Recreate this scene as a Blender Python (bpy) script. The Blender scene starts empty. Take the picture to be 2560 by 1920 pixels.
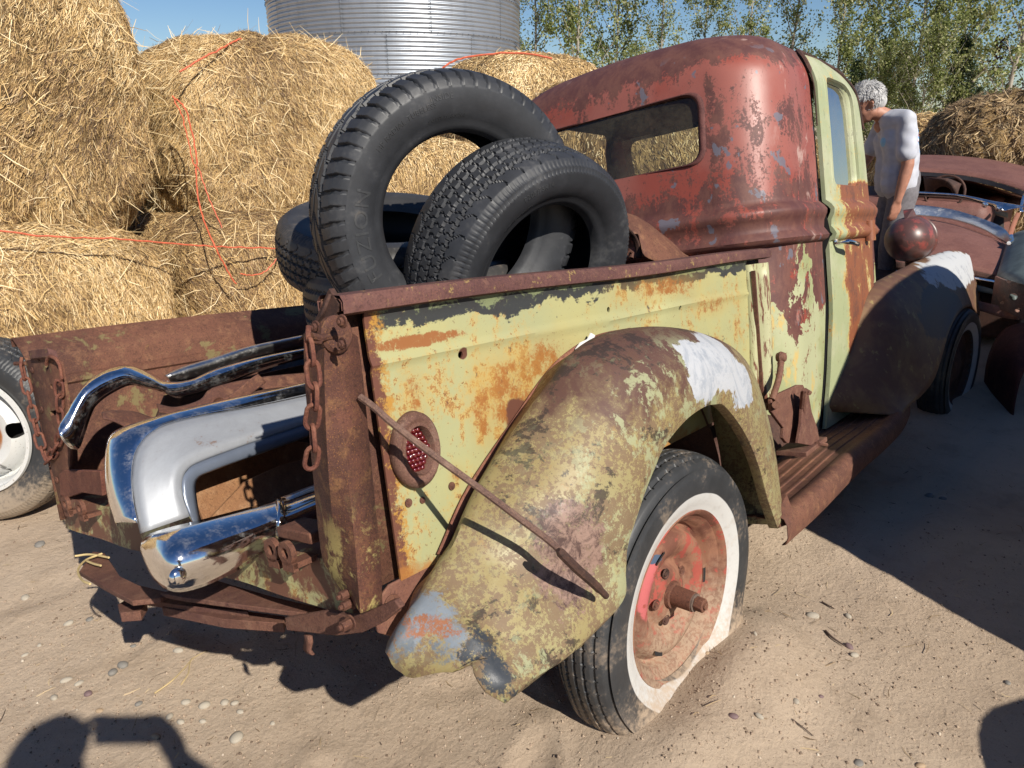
import bpy, bmesh, math, random
import numpy as np
from mathutils import Vector, Matrix
random.seed(7); RNG = np.random.default_rng(7)
SC = bpy.context.scene
COL = SC.collection
PI = math.pi

# ------------------------------------------------------------------ camera
CAM = np.array([-0.614, -1.412, 1.393])
CR = np.array([0.6290437626651246, -0.7773372060685899, -0.007128303695912025])
CD = np.array([-0.25662372826134294, -0.19899417504908914, -0.9458041977015015])
CF = np.array([0.733790301615762, 0.5967815231372458, -0.3246592165588988])
FPX = 1867.35
cam = bpy.data.cameras.new('camera'); cam_o = bpy.data.objects.new('camera', cam); COL.objects.link(cam_o)
cam.sensor_width = 36; cam.lens = 36 * FPX / 2560; cam.clip_start = 0.03; cam.clip_end = 1500
cam_o.matrix_world = Matrix(((CR[0], -CD[0], -CF[0], CAM[0]), (CR[1], -CD[1], -CF[1], CAM[1]), (CR[2], -CD[2], -CF[2], CAM[2]), (0, 0, 0, 1)))
SC.camera = cam_o
# ------------------------------------------------------------------ sky, sun, exposure
SUN = np.array([-0.25, -0.75, 0.612]); SUN /= np.linalg.norm(SUN)
world = bpy.data.worlds.new('World'); SC.world = world; world.use_nodes = True
wn = world.node_tree.nodes; wl = world.node_tree.links
sky = wn.new('ShaderNodeTexSky'); sky.sky_type = 'NISHITA'; sky.sun_disc = False
sky.sun_elevation = math.asin(SUN[2]); sky.sun_rotation = math.atan2(SUN[0], SUN[1])
sky.altitude = 300; sky.air_density = 1.0; sky.dust_density = 0.2; sky.ozone_density = 3.0
hs = wn.new('ShaderNodeHueSaturation'); hs.inputs['Saturation'].default_value = 1.18; hs.inputs['Hue'].default_value = 0.507; wl.new(sky.outputs[0], hs.inputs['Color']); wl.new(hs.outputs[0], wn['Background'].inputs[0]); wn['Background'].inputs[1].default_value = 0.064
sun = bpy.data.lights.new('sun', 'SUN'); sun.energy = 5.0; sun.angle = math.radians(0.55); sun.color = (1, 0.94, 0.84)
sun_o = bpy.data.objects.new('sun', sun); COL.objects.link(sun_o)
sun_o.rotation_euler = Vector(SUN).to_track_quat('Z', 'Y').to_euler(); sun_o.location = (-5, -15, 12)
SC.view_settings.view_transform = 'Standard'; SC.view_settings.look = 'None'
SC.view_settings.exposure = 0.46; SC.view_settings.gamma = 1
SC.render.engine = 'CYCLES'; SC.cycles.max_bounces = 6

# ------------------------------------------------------------------ truck frame (the body has settled: it leans left and nose down)
TM = np.array([[0.9965207451445128, -0.0171299474467917, 0.0815657366612661], [0.0, 0.978650738810139, 0.20553036619042203], [-0.08334509281670309, -0.20481527366590396, 0.9752457634753078]])
TT = np.array([0.0, 0.0, 0.191])
CT = TM.T @ (CAM - TT)
def ray(u, v): return CR * (u - 1280) / FPX + CD * (v - 960) / FPX + CF
def T(u, v, ax, val):          # survey point on a plane of the truck's own frame
    R = TM.T @ ray(u, v); return CT + R * (val - CT[ax]) / R[ax]
def W(u, v, ax, val):          # survey point on a plane of the world frame
    R = ray(u, v); return CAM + R * (val - CAM[ax]) / R[ax]
def at(u, v, dep): return CAM + ray(u, v) * dep
def tw(p): return TM @ np.asarray(p, float) + TT
TMAT = Matrix([list(TM[i]) + [TT[i]] for i in range(3)] + [[0, 0, 0, 1]])

# ------------------------------------------------------------------ object helpers
def tag(o, label=None, cat=None, group=None, kind=None):
    if label: o['label'] = label
    if cat: o['category'] = cat
    if group: o['group'] = group
    if kind: o['kind'] = kind
    return o
def empty(name, loc=(0, 0, 0), rot=None, mat=None):
    o = bpy.data.objects.new(name, None); COL.objects.link(o); o.empty_display_size = 0.1
    o.location = loc
    if rot: o.rotation_euler = rot
    if mat is not None: o.matrix_world = mat
    return o
def finish(me, m, smooth=True, ang=38):
    if m: me.materials.append(m)
    if smooth:
        me.polygons.foreach_set('use_smooth', np.ones(len(me.polygons), dtype=bool))
        me.set_sharp_from_angle(angle=math.radians(ang))
    me.update()
def link(name, me, parent=None, loc=None, rot=None):
    o = bpy.data.objects.new(name, me); COL.objects.link(o)
    if parent: o.parent = parent
    if loc is not None: o.location = loc
    if rot is not None: o.rotation_euler = rot
    return o
class MB:
    def __init__(s): s.v = []; s.f = []; s.n = 0
    def add(s, V, F):
        V = np.asarray(V, float).reshape(-1, 3); s.v.append(V); n = s.n
        s.f.extend([tuple(int(i) + n for i in f) for f in F]); s.n += len(V); return s
    def build(s, name, m, parent=None, smooth=True, ang=38, loc=None, rot=None, bevel=0, solid=0):
        me = bpy.data.meshes.new(name); me.from_pydata(np.concatenate(s.v).tolist(), [], s.f)
        finish(me, m, smooth, ang); o = link(name, me, parent, loc, rot)
        if solid:
            k = o.modifiers.new('s', 'SOLIDIFY'); k.thickness = solid; k.offset = 0
        if bevel:
            k = o.modifiers.new('b', 'BEVEL'); k.width = bevel; k.segments = 2; k.limit_method = 'ANGLE'; k.angle_limit = math.radians(40)
        return o
    def box(s, c, h, M=None):
        c = np.asarray(c, float); V = np.array([[x, y, z] for x in (-1, 1) for y in (-1, 1) for z in (-1, 1)], float) * np.asarray(h, float)
        if M is not None: V = V @ np.asarray(M).T
        return s.add(V + c, [(0, 1, 3, 2), (4, 6, 7, 5), (0, 4, 5, 1), (2, 3, 7, 6), (0, 2, 6, 4), (1, 5, 7, 3)])
    def tube(s, path, r, n=8, cap=True, closed=False):
        P = np.asarray(path, float); k = len(P); r = np.broadcast_to(np.asarray(r, float), (k,))
        up = np.array([0.03, 0.02, 1.0]); V = []
        for i in range(k):
            a = P[(i - 1) % k] if (i > 0 or closed) else P[i]; b = P[(i + 1) % k] if (i < k - 1 or closed) else P[i]
            t = b - a; t = t / (np.linalg.norm(t) + 1e-9)
            if i == 0:
                x = np.cross(t, up)
                if np.linalg.norm(x) < 0.1: x = np.cross(t, [1, 0, 0])
            else: x = x - t * (x @ t)
            x = x / np.linalg.norm(x); y = np.cross(t, x)
            for j in range(n):
                w = 2 * PI * j / n; V.append(P[i] + r[i] * (x * math.cos(w) + y * math.sin(w)))
        F = []
        for i in range(k if closed else k - 1):
            for j in range(n):
                a = i * n + j; b = i * n + (j + 1) % n; c = ((i + 1) % k) * n
                F.append((a, b, c + (j + 1) % n, c + j))
        if cap and not closed: F.append(tuple(range(n))[::-1]); F.append(tuple((k - 1) * n + j for j in range(n)))
        return s.add(V, F)
    def grid(s, G, closed=False):            # G[i][j]
        G = np.asarray(G, float); a, b = G.shape[:2]; F = []
        for i in range(a - 1):
            for j in range(b - 1 + (1 if closed else 0)):
                F.append((i * b + j, i * b + (j + 1) % b, (i + 1) * b + (j + 1) % b, (i + 1) * b + j))
        return s.add(G.reshape(-1, 3), F)
    def lathe(s, prof, n=32, axis=1, c=(0, 0, 0)):     # prof: (radius, along)
        V = []
        for rr, h in prof:
            for j in range(n):
                w = 2 * PI * j / n; p = [0, 0, 0]; p[axis] = h; p[(axis + 1) % 3] = rr * math.cos(w); p[(axis + 2) % 3] = rr * math.sin(w)
                V.append(p)
        k = len(prof); F = [(i * n + j, i * n + (j + 1) % n, (i + 1) * n + (j + 1) % n, (i + 1) * n + j) for i in range(k - 1) for j in range(n)]
        return s.add(np.array(V) + np.asarray(c), F)
    def prism(s, pts, off):                  # 3D polygon extruded by a vector
        P = np.asarray(pts, float); n = len(P); F = [tuple(range(n))[::-1], tuple(range(n, 2 * n))] + [(i, (i + 1) % n, n + (i + 1) % n, n + i) for i in range(n)]
        return s.add(np.concatenate([P, P + np.asarray(off, float)]), F)
def catmull(P, m):
    P = np.asarray(P, float); Q = np.concatenate([[2 * P[0] - P[1]], P, [2 * P[-1] - P[-2]]]); out = []
    t = np.linspace(0, 1, m, endpoint=False).reshape((-1,) + (1,) * (P.ndim - 1))
    for i in range(len(P) - 1):
        a, b, c, d = Q[i], Q[i + 1], Q[i + 2], Q[i + 3]
        out.append(0.5 * (2 * b + (c - a) * t + (2 * a - 5 * b + 4 * c - d) * t * t + (3 * b - a - 3 * c + d) * t ** 3))
    return np.concatenate(out + [P[-1:]])
def rounded(pts, r, m=6):
    P = [np.asarray(p, float) for p in pts]; n = len(P); out = []
    rr = r if hasattr(r, '__len__') else [r] * n
    for i in range(n):
        a, b, c = P[i - 1], P[i], P[(i + 1) % n]; d1 = (a - b) / np.linalg.norm(a - b); d2 = (c - b) / np.linalg.norm(c - b)
        p, q = b + d1 * rr[i], b + d2 * rr[i]
        for t in np.linspace(0, 1, m): out.append((1 - t) ** 2 * p + 2 * t * (1 - t) * b + t * t * q)
    return out
def apply_mods(o):
    dg = bpy.context.evaluated_depsgraph_get(); dg.update()
    me = bpy.data.meshes.new_from_object(o.evaluated_get(dg)); o.modifiers.clear(); o.data = me
def cut(o, mb, op='DIFFERENCE', ang=38):
    c = mb.build('cutter', None, smooth=False); c.parent = o.parent
    b = bmesh.new(); b.from_mesh(c.data); bmesh.ops.recalc_face_normals(b, faces=b.faces); b.to_mesh(c.data); b.free()
    b = bmesh.new(); b.from_mesh(o.data); bmesh.ops.recalc_face_normals(b, faces=b.faces); b.to_mesh(o.data); b.free()
    k = o.modifiers.new('b', 'BOOLEAN'); k.object = c; k.operation = op; k.solver = 'EXACT'
    apply_mods(o); bpy.data.objects.remove(c)
    o.data.polygons.foreach_set('use_smooth', np.ones(len(o.data.polygons), dtype=bool)); o.data.set_sharp_from_angle(angle=math.radians(ang))
    return o
def sines(P, seed, n=7, f=3.0):              # cheap smooth noise for numpy arrays of points
    r = np.random.default_rng(seed); k = r.normal(0, f, (n, 3)); ph = r.uniform(0, 2 * PI, n)
    return np.sin(P @ k.T + ph).sum(-1) / n

# ------------------------------------------------------------------ material helpers
class Mat:
    def __init__(s, name, coord='Object'):
        s.m = bpy.data.materials.new(name); s.m.use_nodes = True; s.t = s.m.node_tree; s.N = s.t.nodes; s.L = s.t.links
        s.b = s.N['Principled BSDF']; s.co = s.N.new('ShaderNodeTexCoord').outputs[coord]
    def put(s, sock, v):
        if isinstance(v, bpy.types.NodeSocket): s.L.new(v, sock)
        elif isinstance(v, tuple) and len(v) == 3 and sock.type == 'RGBA': sock.default_value = (*v, 1)
        else: sock.default_value = v
    def node(s, t, ins={}, **a):
        n = s.N.new(t)
        for k, v in a.items(): setattr(n, k, v)
        for k, v in ins.items(): s.put(n.inputs[k], v)
        return n
    def vec(s, sc, off=(0, 0, 0)):
        return s.node('ShaderNodeMapping', {'Vector': s.co, 'Scale': sc if isinstance(sc, tuple) else (sc,) * 3, 'Location': off}).outputs[0]
    def noise(s, sc=5, det=6, ro=0.6, dist=0, off=(0, 0, 0), v=None):
        return s.node('ShaderNodeTexNoise', {'Vector': v or s.vec(sc, off), 'Scale': 1.0, 'Detail': det, 'Roughness': ro, 'Distortion': dist}).outputs[0]
    def vor(s, sc=5, feat='F1', rnd=1.0, out=0, off=(0, 0, 0)):
        return s.node('ShaderNodeTexVoronoi', {'Vector': s.vec(sc, off), 'Scale': 1.0, 'Randomness': rnd}, feature=feat).outputs[out]
    def thr(s, f, a, b, lo=0.0, hi=1.0):
        return s.node('ShaderNodeMapRange', {0: f, 1: a, 2: b, 3: lo, 4: hi}, interpolation_type='SMOOTHSTEP').outputs[0]
    def mix(s, f, a, b, mode='MIX'):
        n = s.N.new('ShaderNodeMix'); n.data_type = 'RGBA'; n.blend_type = mode
        s.put(n.inputs[0], f); s.put(n.inputs[6], a); s.put(n.inputs[7], b); return n.outputs[2]
    def mth(s, op, a, b=0.0, c=0.0):
        n = s.N.new('ShaderNodeMath'); n.operation = op; s.put(n.inputs[0], a); s.put(n.inputs[1], b)
        if op == 'MULTIPLY_ADD': s.put(n.inputs[2], c)
        return n.outputs[0]
    def xyz(s):
        if not hasattr(s, '_x'): s._x = s.node('ShaderNodeSeparateXYZ', {0: s.co}).outputs
        return s._x
    def blob(s, c, r, soft=0.12, wob=0.5, nsc=14, off=(0, 0, 0)):
        d = s.node('ShaderNodeMapping', {'Vector': s.co, 'Location': tuple(-c[i] / r[i] for i in range(3)), 'Scale': tuple(1 / r[i] for i in range(3))}).outputs[0]
        l = s.node('ShaderNodeVectorMath', {0: d}, operation='LENGTH').outputs[1]
        n = s.noise(nsc, 6, 0.65, 0.3, off)
        l = s.mth('ADD', l, s.mth('MULTIPLY', s.mth('SUBTRACT', n, 0.5), wob * 2))
        return s.thr(l, 1 + soft, 1 - soft)
    def crisp(s, m, sc=34, lo=0.60, hi=0.68, off=(0, 0, 0), w=0.5):
        n = s.noise(sc, 12, 0.78, 0.2, off); n2 = s.noise(sc * 7, 5, 0.7, 0, off)
        return s.thr(s.mth('ADD', s.mth('MULTIPLY', m, w), s.mth('ADD', s.mth('MULTIPLY', n, 0.55), s.mth('MULTIPLY', n2, 0.25))), lo, hi)
    def bump(s, h, st=0.3, d=0.004, prev=None):
        n = s.node('ShaderNodeBump', {'Height': h, 'Strength': st, 'Distance': d})
        if prev is not None: s.L.new(prev, n.inputs['Normal'])
        return n.outputs[0]
    def out(s, col, rough=0.6, metal=0.0, normal=None, spec=None):
        s.put(s.b.inputs['Base Color'], col); s.put(s.b.inputs['Roughness'], rough); s.put(s.b.inputs['Metallic'], metal)
        if normal is not None: s.L.new(normal, s.b.inputs['Normal'])
        if spec is not None: s.put(s.b.inputs['Specular IOR Level'], spec)
        return s.m
def mx(f, a): return f
RUSTD = (0.072, 0.030, 0.022); RUSTM = (0.135, 0.056, 0.035); RUSTO = (0.34, 0.13, 0.03)
def rusty(name, a=RUSTD, b=RUSTM, c=(0.21, 0.10, 0.06), extra=None, st=0.35, rough=0.78, sc=1.0):
    g = Mat(name); n1 = g.noise(4 * sc, 8, 0.62); n2 = g.noise(26 * sc, 8, 0.7); n3 = g.noise(220 * sc, 4, 0.7)
    col = g.mix(g.thr(n1, 0.36, 0.64), a, b); col = g.mix(g.mth('MULTIPLY', g.thr(n2, 0.48, 0.72), 0.75), col, c)
    n4 = g.noise(480 * sc, 3, 0.6); n5 = g.noise(60 * sc, 10, 0.8)
    col = g.mix(g.mth('MULTIPLY', g.thr(n5, 0.50, 0.62), 0.6), col, (a[0] * 0.62, a[1] * 0.6, a[2] * 0.6)); col = g.mix(g.thr(n4, 0.56, 0.68, 0, 0.55), col, (c[0] * 1.35, c[1] * 1.2, c[2] * 0.9))
    col = g.mix(g.mth('MULTIPLY', g.thr(n3, 0.5, 0.7), 0.6), col, (a[0] * 0.4, a[1] * 0.4, a[2] * 0.4))
    if extra: col = extra(g, col)
    nm = g.bump(n3, st * 1.4, 0.002, g.bump(n5, st * 1.6, 0.003, g.bump(n2, st, 0.003)))
    return g.out(col, rough, 0.0, nm, 0.35)
def chromem(name, tint=(0.78, 0.79, 0.8), r=0.07, dirt=0.25, dc=(0.25, 0.16, 0.1)):
    g = Mat(name); n = g.noise(22, 12, 0.8); n2 = g.noise(160, 6, 0.7)
    f = g.mth('MULTIPLY', g.thr(g.mth('ADD', n, g.mth('MULTIPLY', n2, 0.35)), 0.66, 0.86), dirt)
    col = g.mix(f, tint, dc); ro = g.mth('ADD', g.mth('MULTIPLY', f, 0.5), g.mth('MULTIPLY_ADD', n2, 0.1, r))
    nm = g.bump(g.noise(300, 3, 0.6), 0.05, 0.001, g.bump(g.noise(7, 3, 0.5), 0.15, 0.01))
    return g.out(col, ro, g.mth('SUBTRACT', 1.0, g.mth('MULTIPLY', f, 0.8)), nm)
def plain(name, col, rough=0.5, metal=0.0, nsc=20, var=0.25, st=0.15, spec=0.5):
    g = Mat(name); n = g.noise(nsc, 6, 0.6)
    c2 = tuple(x * (1 - var) for x in col); c = g.mix(g.thr(n, 0.35, 0.68), col, c2)
    return g.out(c, rough, metal, g.bump(g.noise(nsc * 6, 5, 0.6), st, 0.002), spec)

GREEN = (0.36, 0.335, 0.155); GREEN2 = (0.31, 0.31, 0.165); YELL = (0.42, 0.285, 0.09)
def green_paint(name, extra=None, stain=0.5, rust=0.5, pale=0.0, streak=1.0):
    g = Mat(name); big = g.noise(3.2, 5, 0.55); mid = g.noise(11, 9, 0.68, 0.4); fine = g.noise(75, 7, 0.72); tiny = g.noise(330, 3, 0.6)
    st = g.noise(1, 8, 0.65, 0.2, v=g.vec((26, 26, 7 * streak)))
    col = g.mix(g.thr(big, 0.38, 0.62), GREEN, GREEN2); col = g.mix(g.thr(g.noise(2.2, 3, 0.5, 0, (4, 2, 7)), 0.5, 0.7), col, (0.41, 0.39, 0.19))
    if pale: col = g.mix(pale, col, (0.46, 0.47, 0.31))
    # yellow-orange stain, then speckled orange rust, then brown scabs, then specks of dark primer
    a = g.mth('ADD', g.mth('MULTIPLY', mid, 0.5), g.mth('ADD', g.mth('MULTIPLY', st, 0.3), g.mth('MULTIPLY', big, 0.25)))
    col = g.mix(g.mth('MULTIPLY', g.thr(g.mth('ADD', a, g.mth('MULTIPLY', g.mth('SUBTRACT', fine, 0.5), 0.25)), 0.585 - 0.12 * stain, 0.68 - 0.1 * stain), 0.8), col, YELL)
    b = g.mth('ADD', a, g.mth('ADD', g.mth('MULTIPLY', g.mth('SUBTRACT', fine, 0.5), 0.55), g.mth('MULTIPLY', g.mth('SUBTRACT', tiny, 0.5), 0.25)))
    col = g.mix(g.thr(b, 0.63 - 0.08 * rust, 0.67 - 0.08 * rust, 0, 0.85), col, (0.27, 0.13, 0.045))
    rm = g.thr(b, 0.71 - 0.08 * rust, 0.76 - 0.08 * rust); col = g.mix(rm, col, (0.13, 0.052, 0.032))
    sp = g.thr(g.mth('ADD', g.mth('MULTIPLY', fine, 0.6), g.mth('MULTIPLY', tiny, 0.6)), 0.725, 0.75); col = g.mix(sp, col, (0.10, 0.055, 0.03))
    g.rm = rm
    if extra: col = extra(g, col)
    nm = g.bump(g.mth('SUBTRACT', fine, g.mth('MULTIPLY', rm, 0.8)), 0.28, 0.0015, g.bump(g.noise(6, 3), 0.15, 0.01))
    return g.out(col, g.mth('MULTIPLY_ADD', rm, 0.3, 0.48), 0.0, nm, 0.4)

# ================================================================== GROUND
def gz(x, y):
    P = np.stack([np.asarray(x, float), np.asarray(y, float), np.zeros_like(np.asarray(x, float))], -1)
    near = np.exp(-((P[..., 0] - 1) ** 2 + (P[..., 1]) ** 2) / 60)
    z = 0.012 * sines(P, 3, 8, 2.2) + 0.006 * sines(P, 4, 9, 9) + near * (0.0045 * sines(P, 5, 10, 28) + 0.0035 * sines(P, 8, 12, 70) - 0.004 * np.clip(sines(P, 9, 7, 45), 0.35, 1))
    z = z - 0.20 * np.exp(-(((P[..., 0] - 3.7) / 1.3) ** 2 + ((P[..., 1] + 0.9) / 1.6) ** 2) ** 2)
    rr = np.random.default_rng(77)
    for _ in range(46):
        cx, cy, an, dp = rr.uniform(-0.6, 3.0), rr.uniform(-1.7, 1.9), rr.uniform(0, 3.14), rr.uniform(0.006, 0.014); dx, dy = P[..., 0] - cx, P[..., 1] - cy; a_, b_ = (dx * math.cos(an) + dy * math.sin(an)) / 0.13, (-dx * math.sin(an) + dy * math.cos(an)) / 0.05; q = a_ ** 2 + b_ ** 2
        z = z - dp * np.exp(-q ** 2) + dp * 0.6 * np.exp(-((np.sqrt(q) - 1.25) / 0.3) ** 2)
    # sand pushed up around the flat tyre
    d = np.hypot((P[..., 0] - 0.92) / 1.5, P[..., 1] + 0.80)
    z = z + 0.058 * np.exp(-(((P[..., 0] - 1.02) / 0.20) ** 2 + ((P[..., 1] + 0.86) / 0.10) ** 2)) + 0.03 * np.exp(-(((P[..., 0] - 0.72) / 0.16) ** 2 + ((P[..., 1] + 0.86) / 0.08) ** 2))
    return z + 0.030 * np.exp(-(np.hypot(P[..., 0] - 0.9, P[..., 1] + 0.8) / 0.55) ** 4) + 0.024 * np.exp(-((d - 0.19) / 0.07) ** 2)
def ground():
    n = 520; t = np.linspace(-1, 1, n)
    def sp(c, s): return c + s * np.sinh(t * 7.2) / math.sinh(7.2) + t * 1.9
    X, Y = np.meshgrid(sp(0.75, 420), sp(-0.25, 420), indexing='ij'); Z = gz(X, Y)
    V = np.stack([X, Y, Z], -1).reshape(-1, 3)
    i, j = np.meshgrid(np.arange(n - 1), np.arange(n - 1), indexing='ij'); a = (i * n + j).ravel()
    F = np.stack([a, a + n, a + n + 1, a + 1], -1)
    me = bpy.data.meshes.new('ground'); me.vertices.add(len(V)); me.vertices.foreach_set('co', V.ravel())
    me.loops.add(F.size); me.loops.foreach_set('vertex_index', F.ravel().astype(np.int32))
    me.polygons.add(len(F)); me.polygons.foreach_set('loop_start', (np.arange(len(F)) * 4).astype(np.int32)); me.update(calc_edges=True)
    g = Mat('sand'); b = g.noise(0.9, 6, 0.6); m = g.noise(7, 8, 0.65, 0.3); f = g.noise(42, 12, 0.86); ff = g.noise(260, 6, 0.8)
    col = g.mix(g.thr(b, 0.35, 0.65), (0.56, 0.44, 0.325), (0.48, 0.37, 0.27)); col = g.mix(g.thr(g.noise(2.6, 8, 0.7, 0.5, (3, 1, 0)), 0.52, 0.68, 0, 0.5), col, (0.36, 0.27, 0.19))
    col = g.mix(g.mth('MULTIPLY', g.thr(m, 0.5, 0.72), 0.45), col, (0.36, 0.27, 0.19))
    col = g.mix(g.mth('MULTIPLY', g.thr(f, 0.55, 0.68), 0.5), col, (0.25, 0.185, 0.13))
    col = g.mix(g.thr(ff, 0.60, 0.72, 0, 0.4), col, (0.55, 0.43, 0.32))
    v = g.vor(95, 'F1', 1.0); v2 = g.vor(38, 'SMOOTH_F1', 1.0)
    nm = g.bump(f, 0.85, 0.011, g.bump(g.mth('ADD', g.mth('MULTIPLY', v, 0.7), v2), 0.35, 0.008, g.bump(m, 0.5, 0.03)))
    nm = g.bump(ff, 0.6, 0.0025, nm)
    finish(me, g.out(col, 0.95, 0, nm, 0.15), True, 180); o = link('ground', me); tag(o, kind='structure')
ground()
def fast_mesh(name, V, F, mat, attr=None, smooth=False):
    me = bpy.data.meshes.new(name); V = np.ascontiguousarray(V, dtype=np.float32); k = F.shape[1]
    me.vertices.add(len(V)); me.vertices.foreach_set('co', V.ravel())
    me.loops.add(F.size); me.loops.foreach_set('vertex_index', F.ravel().astype(np.int32))
    me.polygons.add(len(F)); me.polygons.foreach_set('loop_start', (np.arange(len(F)) * k).astype(np.int32)); me.update(calc_edges=True)
    if attr is not None:
        a = me.attributes.new('tint', 'FLOAT', 'POINT'); a.data.foreach_set('value', np.ascontiguousarray(attr, dtype=np.float32))
    me.materials.append(mat)
    if smooth: me.polygons.foreach_set('use_smooth', np.ones(len(F), dtype=bool))
    return me
def tint_mat(name, stops, rough=0.8, trans=0.0, spec=0.3, noise=0.0):
    g = Mat(name); a = g.node('ShaderNodeAttribute', attribute_name='tint').outputs['Fac']
    if noise: a = g.mth('ADD', a, g.mth('MULTIPLY', g.mth('SUBTRACT', g.noise(1.5, 5, 0.6), 0.5), noise))
    r = g.node('ShaderNodeValToRGB', {0: a}); e = r.color_ramp.elements
    for i, (p, c) in enumerate(stops):
        x = e[i] if i < 2 else e.new(p); x.position = p; x.color = (*c, 1)
    if trans: g.put(g.b.inputs['Subsurface Weight'], 0.0)
    m = g.out(r.outputs[0], rough, 0, None, spec)
    if trans:
        tr = g.node('ShaderNodeBsdfTranslucent', {'Color': r.outputs[0]}); ms = g.node('ShaderNodeMixShader', {0: trans})
        g.L.new(g.b.outputs[0], ms.inputs[1]); g.L.new(tr.outputs[0], ms.inputs[2])
        g.L.new(ms.outputs[0], g.N['Material Output'].inputs[0])
    return m
STRAWM = tint_mat('straw_strand', [(0.0, (0.10, 0.06, 0.035)), (0.25, (0.32, 0.20, 0.10)), (0.55, (0.66, 0.45, 0.19)), (1.0, (0.90, 0.74, 0.46))], 0.6, 0.15, 0.4, 0.35)
GREYSTRAW = tint_mat('weathered_straw', [(0.0, (0.11, 0.075, 0.045)), (0.35, (0.26, 0.175, 0.10)), (0.7, (0.44, 0.31, 0.165)), (1.0, (0.60, 0.46, 0.27))], 0.7, 0.15, 0.3, 0.4)
def core_mat():
    g = Mat('straw_core'); a = g.noise(1, 7, 0.65, 0.4, v=g.vec((30, 30, 9))); b = g.noise(2, 5, 0.6); c = g.noise(90, 4, 0.6)
    col = g.mix(g.thr(a, 0.35, 0.65), (0.10, 0.06, 0.03), (0.46, 0.31, 0.14)); col = g.mix(g.thr(b, 0.45, 0.7, 0, 0.5), col, (0.2, 0.14, 0.09))
    return g.out(col, 0.9, 0, g.bump(c, 0.8, 0.01, g.bump(a, 0.9, 0.03)), 0.1)
COREM = core_mat()
def strands(name, P, Nn, D, L, Wd, mat, parent=None, lift=0.25, tint=None):
    n = len(P); D = D - Nn * (D * Nn).sum(1, keepdims=True); D /= np.linalg.norm(D, axis=1, keepdims=True) + 1e-9
    tilt = RNG.normal(0.0, 0.22, (n, 1)); side = np.cross(D, Nn) + Nn * tilt * 2.5; side /= np.linalg.norm(side, axis=1, keepdims=True) + 1e-9
    base = P + Nn * RNG.uniform(-0.004, 0.008, (n, 1)); end = D * L[:, None]; up = Nn * (L * lift * RNG.uniform(-0.1, 1, n))[:, None]
    bend = side * (L * RNG.normal(0, 0.08, n))[:, None]; w = side * Wd[:, None] / 2
    mid = base + end * 0.5 + bend + up * 0.35; tip = base + end + up
    V = np.stack([base - w, base + w, mid - w, mid + w, tip - w * 0.5, tip + w * 0.5], 1).reshape(-1, 3)
    o = np.arange(n)[:, None] * 6; F = np.concatenate([o + np.array([0, 1, 3, 2]), o + np.array([2, 3, 5, 4])])
    t = RNG.uniform(0, 1, n) if tint is None else tint
    ob = link(name, fast_mesh(name, V, F, mat, np.repeat(t, 6)), parent); ob['kind'] = 'stuff'; return ob
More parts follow.
